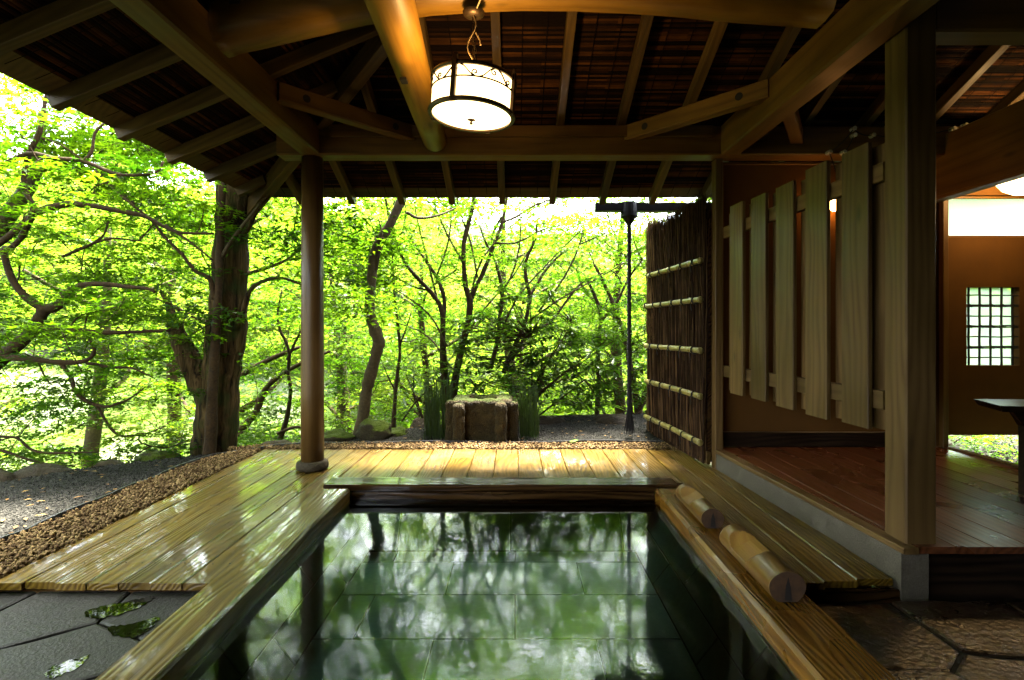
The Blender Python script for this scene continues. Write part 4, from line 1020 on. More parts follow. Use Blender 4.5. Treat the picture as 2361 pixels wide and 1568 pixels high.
mb = MB(); e = FB + FD * 0.015 + Vector((-.005, 0, 0)); mb.tube([e + Vector((0, 0, -.05)), e + Vector((.004, 0, .9)), e + Vector((-.003, 0, 2.16))], [.062, .058, .054], 16); fo = mb.build('post', M['rafter'], fen)
bar('base_board', fp(-.02, .03, .07), fp(FL, .03, .05), 0.03, 0.10, M['rafter'], fen)
for z in (0.185, 0.553, 0.915, 1.32, 1.63):
    mb = MB(); pts = []; rad = []
    s = 0.0; k = 0; dzr = 0.012 if z > 1.2 else 0
    while s < FL + .03:
        for d_, r_b in ((0, .0235), (.006, .0265), (.014, .0235), (.09, .0228)):
            if s + d_ < FL + .04: pts.append(fp(s + d_, .088, z + .004 * math.sin(s * 3 + z))); rad.append(r_b)
        s += rf_.uniform(.17, .23)
    mb.tube(pts, rad, 14); rl = mb.build('bamboo_rail', M['bamboo'], fen, smooth=True)
    s = .09 + rf_.uniform(0, .05)
    while s < FL - .02:
        mb = MB(); c = fp(s, .088, z)
        for off in (-.006, .001, .008):
            mb.tube([c + FD * (off + .012 * math.sin(a)) + FN * .0285 * math.cos(a) + Vector((0, 0, .0285 * math.sin(a))) for a in np.linspace(-2.2, 2.2, 9)], .0032, 5)
        mb.tube([c + FN * .031, c + FN * .036 + Vector((0, -.015, .02)), c + FN * .03 + Vector((0, -.03, .028))], .0035, 5)
        mb.tube([c + FN * .031, c + FN * .036 + Vector((0, .012, -.02)), c + FN * .030 + Vector((0, .018, -.05)), c + FN * .026 + Vector((0, .016, -.078))], .0035, 5)
        mb.build('cord_tie', M['cord'], rl); s += rf_.uniform(.20, .26)

# ================================================================== RAIN CHAIN AND GUTTER
gut = empty('rain_gutter', 'short black gutter under the eave ending over the rain chain', 'gutter', (1.6, 5.25, 2.33))
ga, gb = at(1372, 478, 5.26), at(1690, 478, 5.26)
mb = MB(); z0, z1 = ga.z - .045, ga.z + .035
mb.box(ga.x, gb.x, 5.21, 5.215, z0, z1); mb.box(ga.x, gb.x, 5.305, 5.31, z0, z1); mb.box(ga.x, gb.x, 5.215, 5.305, z0, z0 + .005); mb.box(ga.x - .006, ga.x - .001, 5.205, 5.315, z0 - .002, z1 + .004)
mb.build('trough', M['black'], gut)
chx = at(1450, 478, 5.26).x
mb = MB(); mb.lathe([(.012, -.19), (.03, -.16), (.06, -.115), (.085, -.095), (.085, -.05), (.078, .045), (.06, .045)], 20, c=(0, 0), cap=True)
mb.build('outlet_cup', M['black'], gut, loc=(chx, 5.26, ga.z), smooth=False)
rc = empty('rain_chain', 'black twisted rope rain chain hanging from the gutter to the gravel', 'rain chain', (chx, 5.26, 0.1))
mb = MB(); zt_, zb_ = ga.z - .17, 0.36
nt_ = 150
for ph in range(3):
    mb.tube([(chx + .0105 * math.cos(ph * 2.094 + t * 80), 5.26 + .0105 * math.sin(ph * 2.094 + t * 80), zt_ + (zb_ - zt_) * t) for t in np.linspace(0, 1, 260)], .0115, 6)
mb.build('rope', M['cord'], rc)
mb = MB(); mb.lathe([(.021, .03), (.026, .0), (.021, -.03)], 10, cap=True); mb.build('binding', M['cord'], rc, loc=(chx, 5.26, 0.36))
mb = MB()
for i in range(46):
    a = rf_.uniform(0, 6.28); q = rf_.uniform(.3, 1) * .055; mb.tube([(chx + .012 * math.cos(a), 5.26 + .012 * math.sin(a), .36), (chx + (.012 + q * .35) * math.cos(a), 5.26 + (.012 + q * .35) * math.sin(a), .22), (chx + q * math.cos(a), 5.26 + q * math.sin(a), .06 + rf_.uniform(-.02, .05))], .003, 4)
mb.build('tassel', M['cord'], rc)

# ================================================================== STONES
import bmesh
def nz(p, f): return mnoise.noise(Vector(p) * f)
def rough_box(x0, x1, y0, y1, z0, z1, r, amp, cuts=14, freq=9.0, hole=None, seed=0.0):
    bm = bmesh.new(); bmesh.ops.create_cube(bm, size=1.0)
    bmesh.ops.subdivide_edges(bm, edges=bm.edges[:], cuts=cuts, use_grid_fill=True)
    cx, cy, cz = (x0 + x1) / 2, (y0 + y1) / 2, (z0 + z1) / 2; hx_, hy, hz_ = (x1 - x0) / 2, (y1 - y0) / 2, (z1 - z0) / 2
    for v in bm.verts:
        p = Vector((v.co.x * 2 * hx_, v.co.y * 2 * hy, v.co.z * 2 * hz_))
        q = Vector((max(-hx_ + r, min(hx_ - r, p.x)), max(-hy + r, min(hy - r, p.y)), max(-hz_ + r, min(hz_ - r, p.z))))
        d_ = p - q
        if d_.length > 1e-6: p = q + d_.normalized() * r
        w = p + Vector((cx, cy, cz)) + Vector((seed, seed * .7, 0))
        n_ = (d_.normalized() if d_.length > 1e-6 else Vector((0, 0, 0)))
        p += n_ * (amp * nz(w, freq) + amp * .6 * nz(w, freq * 2.7) + amp * .35 * nz(w, freq * 6))
        if hole and p.z > hz_ * .5 and hole[0] < p.x + cx < hole[1] and hole[2] < p.y + cy < hole[3]: p.z -= hole[4]
        v.co = p + Vector((cx, cy, cz))
    bm.normal_update(); V = [tuple(v.co) for v in bm.verts]; F = [tuple(v.index for v in f.verts) for f in bm.faces]; bm.free()
    mb = MB(); mb.v = V; mb.f = F; mb.m = [0] * len(F); return mb
bas = empty('stone_basin', 'squat mossy stone water basin with rounded ribs and square hollow', 'stone basin', (-.325, 5.38, 0))
gx = -.325
rough_box(gx - .30, gx + .30, 5.165, 5.62, -0.04, 0.402, .05, .013, 30, hole=(gx - .13, gx + .13, 5.27, 5.50, .17)).build('block', M['basinmoss'], bas, smooth=True)
ribs = [(-.272, -.160, 5.075, 5.21), (.135, .245, 5.075, 5.21), (-.355, -.25, 5.17, 5.29), (.255, .355, 5.17, 5.29), (-.355, -.25, 5.47, 5.60), (.255, .355, 5.47, 5.60), (-.26, -.14, 5.57, 5.67), (.14, .26, 5.57, 5.67)]
for i, (a, b, c, d_) in enumerate(ribs):
    rough_box(gx + a, gx + b, c, d_, -0.03 if c > 5.11 else -.04, 0.372 + .012 * math.sin(i), .040, .011, 16, 18, seed=i).build('rib', M['basin'], bas, smooth=True)
mb = MB(); mb.box(gx - .128, gx + .128, 5.275, 5.498, .255, .2575); mb.build('basin_water', M['puddle'], bas)

def rock(c, s, label, mat='rock', seed=0, rz=0):
    bm = bmesh.new(); bmesh.ops.create_icosphere(bm, subdivisions=4, radius=1.0)
    for v in bm.verts:
        p = v.co.copy(); w = p + Vector((seed * 3.7, seed * 1.3, 0)); k = 1 + .28 * nz(w, 1.1) + .12 * nz(w, 2.7) + .05 * nz(w, 7)
        p = p * k; q = Vector((p.x * s[0], p.y * s[1], p.z * s[2])); v.co = q
    V = [tuple(v.co) for v in bm.verts]; F = [tuple(v.index for v in f.verts) for f in bm.faces]; bm.free()
    mb = MB(); mb.v = V; mb.f = F; mb.m = [0] * len(F)
    o = mb.build('rock', M[mat], smooth=True, loc=c, label=label, cat='rock', group='rocks along the garden edge'); o.rotation_euler = (0, 0, rz); return o
def rk(u, v, Y, sx, sy, sz, label, mat='rock', seed=0):
    p = at(u, v, Y); rock((p.x, Y, p.z - sz * .55), (sx, sy, sz), label, mat, seed)
rk(862, 982, 5.35, .19, .14, .15, 'mossy rock at the foot of the curved trunk', 'rockmoss', 1)
rk(915, 996, 5.45, .16, .12, .09, 'low mossy stone touching the right side of the mossy rock', 'rockmoss', 2)
rk(972, 975, 5.75, .14, .12, .14, 'brown stone behind the left reed clump', 'rock', 3)
rk(1262, 972, 5.85, .20, .16, .14, 'flat topped brown rock right of the right reed clump', 'rock', 4)
rk(1335, 982, 5.85, .22, .15, .10, 'long low rock between the flat topped rock and the rope', 'rock', 5)
rk(1420, 968, 5.9, .26, .18, .15, 'broad rock straight behind the hanging rope', 'rock', 6)
rk(1488, 990, 5.75, .20, .18, .12, 'rock at the foot of the brushwood fence', 'rock', 7)
rk(365, 1050, 4.75, .19, .13, .11, 'moss topped rock on the slope edge left of the big trunk', 'rockmoss', 8)
rk(255, 1072, 4.55, .18, .12, .08, 'low bare stone left of the moss topped rock', 'rock', 9)
rk(105, 1088, 4.25, .26, .14, .10, 'wide brown stone at the far left of the gravel', 'rock', 10)
rk(-30, 1098, 4.1, .20, .14, .10, 'small rounded stone cut by the left edge', 'rock', 16)
rk(640, 1022, 5.1, .16, .10, .07, 'thin low stone just left of the round post', 'rock', 11)
rk(775, 1000, 5.25, .16, .11, .07, 'low stone just right of the round post', 'rockmoss', 12)
rk(560, 1040, 4.95, .12, .09, .06, 'small stone right of the big trunk foot', 'rock', 13)
rk(1535, 965, 6.1, .2, .15, .15, 'stone behind the fence end', 'rock', 14)

# edging strip: wavy upright black strip
pts = []
for v, u in ((1340, -260), (1253, 0), (1215, 78), (1160, 220), (1119, 313), (1095, 373), (1054, 485), (1040, 560), (1030, 640), (1024, 740), (1023, 900), (1022, 1040), (1022, 1180), (1023, 1300), (1019, 1420), (1021, 1545)):
    Y = 1230 * EYE / (v - 753); pts.append(Vector(((u - 1187) / 1230 * Y, Y, 0)))
Q = []
for i in range(len(pts) - 1):
    for t in np.linspace(0, 1, 8, endpoint=False):
        p = pts[i].lerp(pts[i + 1], t); w = .012 * math.sin((i * 8 + t * 8) * .55); Q.append(p + Vector((w, w * .6, 0)))
Q.append(pts[-1])
mb = MB(); V = []
for i, p in enumerate(Q):
    a = Q[max(0, i - 1)]; b = Q[min(len(Q) - 1, i + 1)]; t = (b - a).normalized(); n_ = Vector((-t.y, t.x, 0)) * .006
    for q, z in ((p - n_, -.06), (p - n_, .022), (p + n_, .022), (p + n_, -.06)): V.append((q.x, q.y, z + .006 * math.sin(i * .31)))
mb.add(V, [(i * 4 + k, i * 4 + k + 1, (i + 1) * 4 + k + 1, (i + 1) * 4 + k) for i in range(len(Q) - 1) for k in range(3)])
mb.build('garden_edging', M['edging'], label='black edging strip curving between grey gravel and tan pebbles', cat='edging')
EDGE = [(p.x, p.y) for p in pts]

# pebbles and gravel
def ico_template(sub):
    bm = bmesh.new(); bmesh.ops.create_icosphere(bm, subdivisions=sub, radius=1.0)
    V = np.array([v.co[:] for v in bm.verts]); F = np.array([[v.index for v in f.verts] for f in bm.faces]); bm.free(); return V, F
def rots(n, flat=None):
    q = rng.normal(size=(n, 4)); q /= np.linalg.norm(q, axis=1)[:, None]; w, x, y, z = q.T
    return np.stack([1 - 2 * (y * y + z * z), 2 * (x * y - z * w), 2 * (x * z + y * w), 2 * (x * y + z * w), 1 - 2 * (x * x + z * z), 2 * (y * z - x * w), 2 * (x * z - y * w), 2 * (y * z + x * w), 1 - 2 * (x * x + y * y)], 1).reshape(n, 3, 3)
def scatter_stones(name, pos, size, mat, elong=(1, .75, .6), label=None, cat=None, sub=1):
    V0, F0 = ico_template(sub); n = len(pos); Rm = rots(n)
    loc = V0[None] * (1 + .22 * rng.normal(size=(n, len(V0), 1)).clip(-1.5, 1.5)) * np.array(elong)[None, None]
    loc = loc * size[:, None, None]; W = np.einsum('nij,nkj->nki', Rm, loc) + pos[:, None]
    F = (F0[None] + (np.arange(n) * len(V0))[:, None, None]).reshape(-1, 3); t = np.repeat(rng.random(n), len(F0))
    return inst(name, fast_mesh(name, W.reshape(-1, 3), F, mat, attr=t), label=label, cat=cat, kind='stuff')
ex = np.array(EDGE)
def edge_x(y): return np.interp(y, [ex[0, 1], ex[1, 1], ex[4, 1], ex[6, 1], ex[7, 1]], [ex[0, 0], ex[1, 0], ex[4, 0], ex[6, 0], ex[7, 0]])
P = []
for _ in range(31000):
    if rng.random() < .58:
        y = 1.9 + 3.0 * rng.random(); xe_ = edge_x(y); x = xe_ + (-2.262 - xe_) * rng.random()
        if y > 4.75 and x > -2.3: continue
    else:
        x = -2.6 + 4.1 * rng.random(); y = 4.83 + .24 * rng.random()
        if x < -1.9 and y > 4.83 + .27 * (x + 2.75) / .8: continue
    z = -0.028 + .045 * rng.random() ** .7; P.append((x, y, z))
P = np.array(P[:18000]); scatter_stones('pebbles', P, rng.uniform(.0075, .0140, len(P)), M['pebble'], label='tan pebble strip along the outer edge of the wooden deck', cat='pebbles')
P = []
while len(P) < 16000:
    if rng.random() < .6: x = -4.6 + 2.2 * rng.random(); y = 2.2 + 2.9 * rng.random()
    else: x = -2.8 + 5.2 * rng.random(); y = 4.9 + 1.3 * rng.random()
    if x > edge_x(min(y, 4.8)) - .01 and y < 5.08: continue
    if y > crest(x) + .05: continue
    P.append((x, y, hz(x, y) + .001))
P = np.array(P); scatter_stones('gravel', P, rng.uniform(.004, .0085, len(P)), M['grit'], label='fine dark grey gravel of the garden', cat='gravel', elong=(1, .8, .55))
# fallen leaves, twigs
P = []
for i in range(260):
    if random.random() < .45: x, y = random.uniform(-4.3, -2.7), random.uniform(2.6, 4.6)
    else: x, y = random.uniform(-1.9, 2.0), random.uniform(5.05, 5.9)
    P.append((x, y, hz(x, y) + .012))
P = np.array(P); n = len(P)
V0 = np.array([[0, -1, 0], [.38, 0, .12], [0, 1, 0], [-.38, 0, .12]]); a = rng.random(n) * 6.28; s = rng.uniform(.014, .032, n)
ca, sa = np.cos(a), np.sin(a); W = V0[None] * s[:, None, None]; W = np.stack([W[..., 0] * ca[:, None] - W[..., 1] * sa[:, None], W[..., 0] * sa[:, None] + W[..., 1] * ca[:, None], W[..., 2]], -1) + P[:, None]
F = (np.array([[0, 1, 2], [0, 2, 3]])[None] + (np.arange(n) * 4)[:, None, None]).reshape(-1, 3)
inst('leaf_litter', fast_mesh('leaf_litter', W.reshape(-1, 3), F, M['litter'], attr=np.repeat(rng.random(n), 2)), label='scattered brown fallen leaves on the gravel', cat='fallen leaves', kind='stuff')
p = at(1322, 1020, 5.05); mb = MB(); V = [(p.x, p.y, p.z + .02)] + [(p.x + .04 * math.cos(a) * (1 + .2 * math.cos(5 * a)), p.y + .04 * math.sin(a), p.z + .015 + .008 * math.cos(a)) for a in np.linspace(0, 2 * math.pi, 11)[:-1]]
mb.add(V, [(0, i + 1, (i + 1) % 10 + 1) for i in range(10)]); mb.build('green_leaf', plain('fresh_green_leaf', (.16, .30, .02), .4), label='single round green leaf lying on the tan pebbles', cat='leaf')

# horsetail reeds
def reeds(x0, x1, y0, y1, n, hmax, label):
    V = []; T = []; tint = []; r_ = random.Random(int(x0 * 100))
    for i in range(n):
        x, y = r_.uniform(x0, x1), r_.uniform(y0, y1); h = hmax * r_.uniform(.5, 1); z = hz(x, y) - .02; lx2, ly2 = r_.gauss(0, .035), r_.gauss(0, .03); r = r_.uniform(.0018, .0030)
        k = len(V)
        for t in (0, .5, 1):
            for j in range(3): V.append((x + lx2 * t * t + r * math.cos(j * 2.094), y + ly2 * t * t + r * math.sin(j * 2.094), z + h * t))
        for s in (0, 3):
            for j in range(3): j2 = (j + 1) % 3; T += [(k + s + j, k + s + j2, k + s + 3 + j2), (k + s + j, k + s + 3 + j2, k + s + 3 + j)]; tint += [r_.random() * .9] * 2
    e = empty('horsetail_clump', label, 'reeds', ((x0 + x1) / 2, (y0 + y1) / 2, hz((x0 + x1) / 2, (y0 + y1) / 2)))
    inst('stems', fast_mesh('horsetail', V, T, M['horsetail'], attr=tint), e, kind='stuff')
reeds(-.90, -.66, 5.22, 5.55, 230, .62, 'clump of thin green horsetail stems left of the stone basin')
reeds(.05, .24, 5.22, 5.55, 190, .56, 'clump of thin green horsetail stems right of the stone basin')

# ================================================================== TREES
MAPLE5 = MAPLE3 = (np.array([[0, -.1, 0], [-.9, .35, -.1], [-.22, .30, .03], [0, 1.05, -.1], [.22, .30, .03], [.9, .35, -.1], [0, .1, .02]]),
          np.array([[0, 2, 1], [0, 4, 2], [2, 4, 3], [0, 5, 4]]))
LANCE = (np.array([[0, 0, 0], [.17, .45, .05], [0, 1.1, -.12], [-.17, .45, .05]]), np.array([[0, 1, 2], [0, 2, 3]]))
CLUMP = (np.array([[-.5, -.3, 0], [.6, -.45, .1], [.35, .5, -.1], [-.45, .55, .12], [0.05, 0, .12]]), np.array([[0, 1, 4], [1, 2, 4], [2, 3, 4]]))

def leaf_arrays(centers, normals, yaw, size, tmpl):
    V0, F0 = tmpl; n = len(centers)
    z = normals / np.linalg.norm(normals, axis=1)[:, None]
    a = np.stack([np.cos(yaw), np.sin(yaw), np.zeros(n)], 1); a = a - z * (a * z).sum(1)[:, None]; a /= np.linalg.norm(a, axis=1)[:, None] + 1e-9
    b = np.cross(z, a)
    W = (V0[None, :, 0, None] * b[:, None] + V0[None, :, 1, None] * a[:, None] + V0[None, :, 2, None] * z[:, None]) * size[:, None, None] + centers[:, None]
    F = (F0[None] + (np.arange(n) * len(V0))[:, None, None]).reshape(-1, 3)
    return W.reshape(-1, 3), F

class Tree:
    def __init__(s, name, label, base, cat='tree', group=None, bark='bark', seed=0):
        s.root = empty(name, label, cat, base, group); s.nodes = []; s.par = []; s.fix = []; s.bark = M[bark]; s.rg = np.random.default_rng(seed + 5); s.first = True; s.paths = []
    def limb(s, pts, name=None, n=10, bark=None):
        """pts: world (x, y, z, radius); smoothed with a Catmull-Rom pass"""
        P = [Vector(p[:3]) for p in pts]; r = [p[3] for p in pts]; Q = []; rr = []
        for i in range(len(P) - 1):
            p0, p1, p2, p3 = P[max(0, i - 1)], P[i], P[i + 1], P[min(len(P) - 1, i + 2)]; K = 3 if len(P) > 3 else 5
            for t in np.linspace(0, 1, K, endpoint=False):
                Q.append(.5 * ((2 * p1) + (p2 - p0) * t + (2 * p0 - 5 * p1 + 4 * p2 - p3) * t * t + (3 * p1 - p0 - 3 * p2 + p3) * t ** 3)); rr.append(r[i] + (r[i + 1] - r[i]) * t)
        Q.append(P[-1]); rr.append(r[-1])
        rr = [q * (1 + .06 * float(s.rg.normal())) for q in rr]
        mb = MB(); mb.tube(Q, rr, n)
        o = mb.build(name or ('trunk' if s.first else 'branch'), bark or s.bark, s.root, smooth=True); s.first = False
        k0 = len(s.nodes)
        for i, q in enumerate(Q):
            s.nodes.append(tuple(q)); s.par.append(k0 + i - 1 if i else -1); s.fix.append(rr[i])
        return o
    def px(s, lst, Y, name=None, n=8, dy=0.0, bark=None):
        pts = []
        for i, q in enumerate(lst):
            YY = Y + dy * i / max(1, len(lst) - 1); p = at(q[0], q[1], YY); pts.append((p.x, p.y, p.z, q[2] / 2 / 1230 * YY))
        return s.limb(pts, name, n, bark)
    def crown(s, centers, mat, tmpl=MAPLE5, per=140, rad=.36, size=.045, thick=.020, tilt=.20, maxr=.012, twigs=True, rmin=.0016, jitter=.26, name='foliage'):
        C = np.asarray(centers, float); nodes = list(s.nodes); par = list(s.par); K0 = len(nodes)
        A = np.array(nodes); dist = np.array([np.min(((A - c) ** 2).sum(1)) for c in C]); order = np.argsort(dist); tips = []
        arr = np.zeros((K0 + len(C) * 5 + 5, 3)); arr[:K0] = A; cnt = K0; pa = par + [0] * (len(C) * 5 + 5)
        for ci in order:
            c = C[ci]; D = arr[:cnt] - c; d = np.sqrt((D ** 2).sum(1)) + .35 * np.maximum(0, D[:, 2]); j = int(np.argmin(d)); p = arr[j].copy(); L = d[j]
            prev = j; bend = s.rg.normal(size=3) * .10 * min(L, 1.2)
            for t in (.25, .5, .75, 1.0):
                q = p + (c - p) * t + bend * math.sin(t * math.pi) + np.array([0, 0, .06 * L * math.sin(t * math.pi)]); arr[cnt] = q; pa[cnt] = prev; prev = cnt; cnt += 1
            tips.append(prev)
        w = np.zeros(cnt)
        for t in tips:
            j = t
            while j >= K0: w[j] += 1; j = pa[j]
        mb = MB(); V = []; T = []
        if twigs:
            for k in range(K0, cnt):
                j = pa[k]; r1 = min(maxr, rmin + .0016 * math.sqrt(w[k])); r0 = min(maxr, rmin + .0016 * math.sqrt(max(w[j], w[k]))) if j >= K0 else r1 * 1.25
                a, b = Vector(arr[j]), Vector(arr[k]); ax = (b - a)
                if ax.length < 1e-5: continue
                ax.normalize(); u = ax.orthogonal().normalized(); v = ax.cross(u); k0 = len(V)
                for c_, r_ in ((a, r0), (b, r1)):
                    for m_ in range(4): V.append(tuple(c_ + (u * math.cos(m_ * 1.571) + v * math.sin(m_ * 1.571)) * r_))
                for m_ in range(4):
                    m2 = (m_ + 1) % 4; T += [(k0 + m_, k0 + m2, k0 + 4 + m2), (k0 + m_, k0 + 4 + m2, k0 + 4 + m_)]
        # sprays
        pos = []; nor = []; yaw = []; sz = []; tn = []
        for t in tips:
            c = arr[t]; sn = np.array([0, 0, 1.0]) + s.rg.normal(size=3) * tilt * .5; sn /= np.linalg.norm(sn)
            R_ = rad * s.rg.uniform(.65, 1.25); n = max(4, int(per * (R_ / rad) ** 2 * s.rg.uniform(.75, 1.2)))
            e1 = np.cross(sn, [0, 1, 0.1]); e1 /= np.linalg.norm(e1); e2 = np.cross(sn, e1)
            a = s.rg.random(n) * 2 * math.pi; ns = 6
            # leaves crowd along radiating sub-twigs
            lobes = np.round(a / (2 * math.pi) * ns) / ns * 2 * math.pi; a = lobes + (a - lobes) * .75; rr = R_ * np.sqrt(s.rg.random(n)) * (1 + .25 * np.sin(3 * a + s.rg.random() * 6))
            p = c + e1 * (np.cos(a) * rr)[:, None] + e2 * (np.sin(a) * rr)[:, None] * .8 + sn * (s.rg.normal(size=n) * thick - .18 * rr * rr / R_)[:, None]
            pos.append(p); nor.append(sn + s.rg.normal(size=(n, 3)) * jitter); yaw.append(np.arctan2((p - c)[:, 1], (p - c)[:, 0]) + s.rg.normal(size=n) * .8)
            sz.append(size * s.rg.uniform(.6, 1.25, n)); tn.append(np.clip(s.rg.normal(.5, .28) + s.rg.normal(size=n) * .16, 0, 1))
            if twigs and rad > .2:
                for m_ in range(ns):
                    aa = m_ / ns * 2 * math.pi; q = c + (e1 * math.cos(aa) + e2 * math.sin(aa) * .8) * R_ * .8 - sn * .12 * R_
                    A_, B_ = Vector(c), Vector(q); k0 = len(V); u = Vector(sn) * .0013; v = (B_ - A_).normalized().cross(Vector(sn)) * .0013
                    V += [tuple(A_ + u), tuple(A_ - u * .5 + v), tuple(A_ - u * .5 - v), tuple(B_)]; T += [(k0, k0 + 1, k0 + 3), (k0 + 1, k0 + 2, k0 + 3), (k0 + 2, k0, k0 + 3)]
        if T: inst('twigs', fast_mesh('twigs', V, T, s.bark, smooth=True), s.root, kind='stuff')
        W, F = leaf_arrays(np.concatenate(pos), np.concatenate(nor), np.concatenate(yaw), np.concatenate(sz), tmpl)
        inst(name, fast_mesh(name, W, F, M[mat], attr=np.repeat(np.concatenate(tn), len(tmpl[1]))), s.root, kind='stuff')
    def boxes(s, lst):
        out = []
        for x0, x1, y0, y1, z0, z1, n in lst:
            out.append(np.stack([s.rg.uniform(x0, x1, n), s.rg.uniform(y0, y1, n), s.rg.uniform(z0, z1, n)], 1))
        return np.concatenate(out)

# ---- big trunk with ridged bark
t = Tree('broadleaf_tree', 'massive ridged trunk with a thick leaning side limb beside the deck', at(490, 1060, 5.1), bark='barkridge', seed=1)
t.px([(486, 1075, 109), (490, 1045, 92), (497, 1000, 87), (503, 930, 87), (508, 870, 85), (518, 800, 80), (526, 720, 78), (530, 640, 78), (533, 560, 77), (538, 480, 73), (545, 380, 70), (552, 250, 63), (560, 80, 52)], 5.1, n=26)
t.px([(492, 960, 52), (470, 900, 52), (445, 850, 49), (425, 805, 45), (410, 772, 38), (398, 740, 26), (390, 705, 16), (370, 670, 7)], 5.05, name='side_limb', n=16)
t.px([(545, 760, 16), (565, 700, 12), (585, 660, 10), (640, 640, 8), (690, 655, 5)], 5.0, dy=-.1)
t.px([(548, 560, 14), (575, 520, 12), (600, 470, 10), (640, 430, 8)], 5.0, dy=-.2)
t.px([(545, 640, 12), (600, 622, 9), (660, 600, 7), (705, 560, 4)], 5.05, dy=.5)
cc = t.boxes([(-4.6, -1.6, 5.0, 6.6, 2.3, 4.3, 80), (-2.5, -1.3, 4.9, 6.6, 1.2, 2.3, 34), (-5.5, 3.0, 5.2, 6.8, 4.7, 6.2, 70), (-3.6, -2.9, 4.8, 5.4, .7, 1.7, 8)])  # third box: unseen high canopy added to shade the gravel and eave
t.crown(cc, 'leafdeep', LANCE, per=150, rad=.34, size=.075, jitter=.5, thick=.07)
# ---- slim trunk in front of it
t = Tree('slender_tree', 'slender bare trunk rising just in front of the massive ridged trunk', at(482, 1070, 4.85), seed=2)
t.px([(480, 1078, 34), (483, 1040, 30), (486, 1000, 27), (489, 920, 24), (492, 860, 22), (496, 800, 21), (500, 720, 20), (505, 640, 19), (508, 560, 18), (512, 450, 16), (516, 330, 14), (520, 200, 12)], 4.85, n=12)
t.px([(493, 690, 13), (490, 665, 12), (481, 641, 11), (449, 624, 9), (421, 588, 8), (381, 548, 7), (349, 508, 6), (316, 481, 6), (263, 439, 5), (211, 386, 5), (140, 334, 4), (88, 316, 3)], 4.85, dy=-.25)
t.px([(508, 600, 10), (530, 560, 9), (560, 520, 8), (600, 470, 7)], 4.85, dy=-.1, bark=M['barkpale'])
t.crown(t.boxes([(-3.6, -2.3, 4.5, 5.2, 2.2, 3.4, 26)]), 'maple', MAPLE5, per=110, rad=.30, size=.046)
# ---- gnarled maple entering from the left
t = Tree('gnarled_maple', 'gnarled maple with snaking dark branches reaching in from the left', (-5.35, 4.9, -1.9), seed=3)
Yg = 4.6
t.px([(-200, 1250, 74), (-180, 1120, 66), (-150, 1000, 58), (-110, 930, 50), (-60, 880, 40), (-20, 845, 36), (24, 809, 30), (52, 785, 28), (76, 761, 27), (92, 733, 26), (104, 713, 26), (124, 709, 22), (146, 695, 20), (156, 681, 27), (169, 665, 15), (193, 657, 12), (241, 655, 11), (289, 661, 10), (337, 665, 8), (357, 673, 6)], Yg, n=12)
t.px([(102, 715, 22), (88, 705, 18), (60, 685, 16), (36, 657, 15), (20, 624, 14), (8, 576, 14), (22, 574, 12), (46, 552, 13), (64, 520, 13), (74, 496, 13), (74, 470, 12), (58, 440, 11), (56, 404, 12), (68, 351, 12), (91, 306, 11), (102, 246, 9), (112, 200, 8)], Yg, dy=-.3)
t.px([(-120, 420, 16), (-50, 400, 15), (0, 386, 14), (63, 355, 12), (123, 365, 10), (193, 372, 9), (263, 400, 8), (316, 404, 7), (362, 397, 6), (376, 372, 5)], Yg - .3)
t.px([(190, 373, 7), (211, 351, 7), (218, 309, 6), (239, 285, 5)], Yg - .3)
t.px([(-110, 720, 44), (-50, 600, 40), (0, 520, 36), (53, 450, 30), (81, 397, 26), (88, 340, 20), (100, 260, 16)], Yg + .5, bark=M['barkpale'])
t.px([(82, 400, 18), (105, 388, 16), (158, 386, 15), (211, 404, 13), (263, 432, 9), (310, 470, 6)], Yg + .5, bark=M['barkpale'])
t.px([(-40, 590, 13), (35, 534, 15), (60, 510, 15), (81, 492, 17), (105, 483, 17), (158, 471, 15), (211, 474, 12), (281, 488, 11), (334, 499, 10), (386, 527, 8), (421, 537, 7), (492, 539, 5)], Yg)
t.px([(380, 520, 7), (420, 545, 6), (460, 575, 5), (490, 600, 4)], Yg)
t.px([(88, 748, 14), (100, 757, 12), (160, 759, 11), (241, 767, 10), (321, 765, 8), (393, 761, 6)], Yg)
t.px([(-70, 860, 20), (-20, 832, 17), (20, 825, 15), (80, 829, 13), (132, 835, 12), (181, 835, 11), (209, 825, 9), (217, 805, 7), (205, 781, 5)], Yg - .1)
t.px([(140, 838, 10), (150, 850, 9), (165, 873, 9), (173, 901, 9), (201, 926, 8), (241, 938, 7), (273, 930, 6), (301, 918, 4), (333, 893, 3)], Yg - .1)
t.px([(225, 936, 6), (241, 966, 6), (261, 994, 6), (285, 1006, 6), (341, 998, 4), (381, 982, 3)], Yg)
t.px([(200, 837, 8), (261, 847, 6), (305, 849, 5), (357, 873, 3)], Yg)
t.px([(-90, 985, 10), (0, 1006, 7), (40, 1010, 6), (68, 1034, 6), (100, 1044, 6), (160, 1044, 5), (225, 1042, 3)], Yg)
t.px([(-90, 1030, 10), (0, 1038, 7), (60, 1058, 6), (120, 1072, 6), (173, 1074, 4)], Yg)
t.px([(144, 592, 6), (181, 576, 8), (217, 560, 7), (240, 540, 5), (250, 510, 4)], Yg + .2)
t.px([(217, 560, 7), (261, 550, 5), (320, 556, 3)], Yg + .2)
cc = np.concatenate([t.boxes([(-5.4, -2.6, 4.4, 6.2, -.6, 3.4, 205), (-4.8, -2.7, 3.9, 4.4, .2, 3.1, 26), (-5.4, -3.4, 4.6, 6.5, 2.6, 3.9, 45)])])
t.crown(cc, 'leafdeep', MAPLE5, per=165, rad=.34, size=.046, thick=.022)
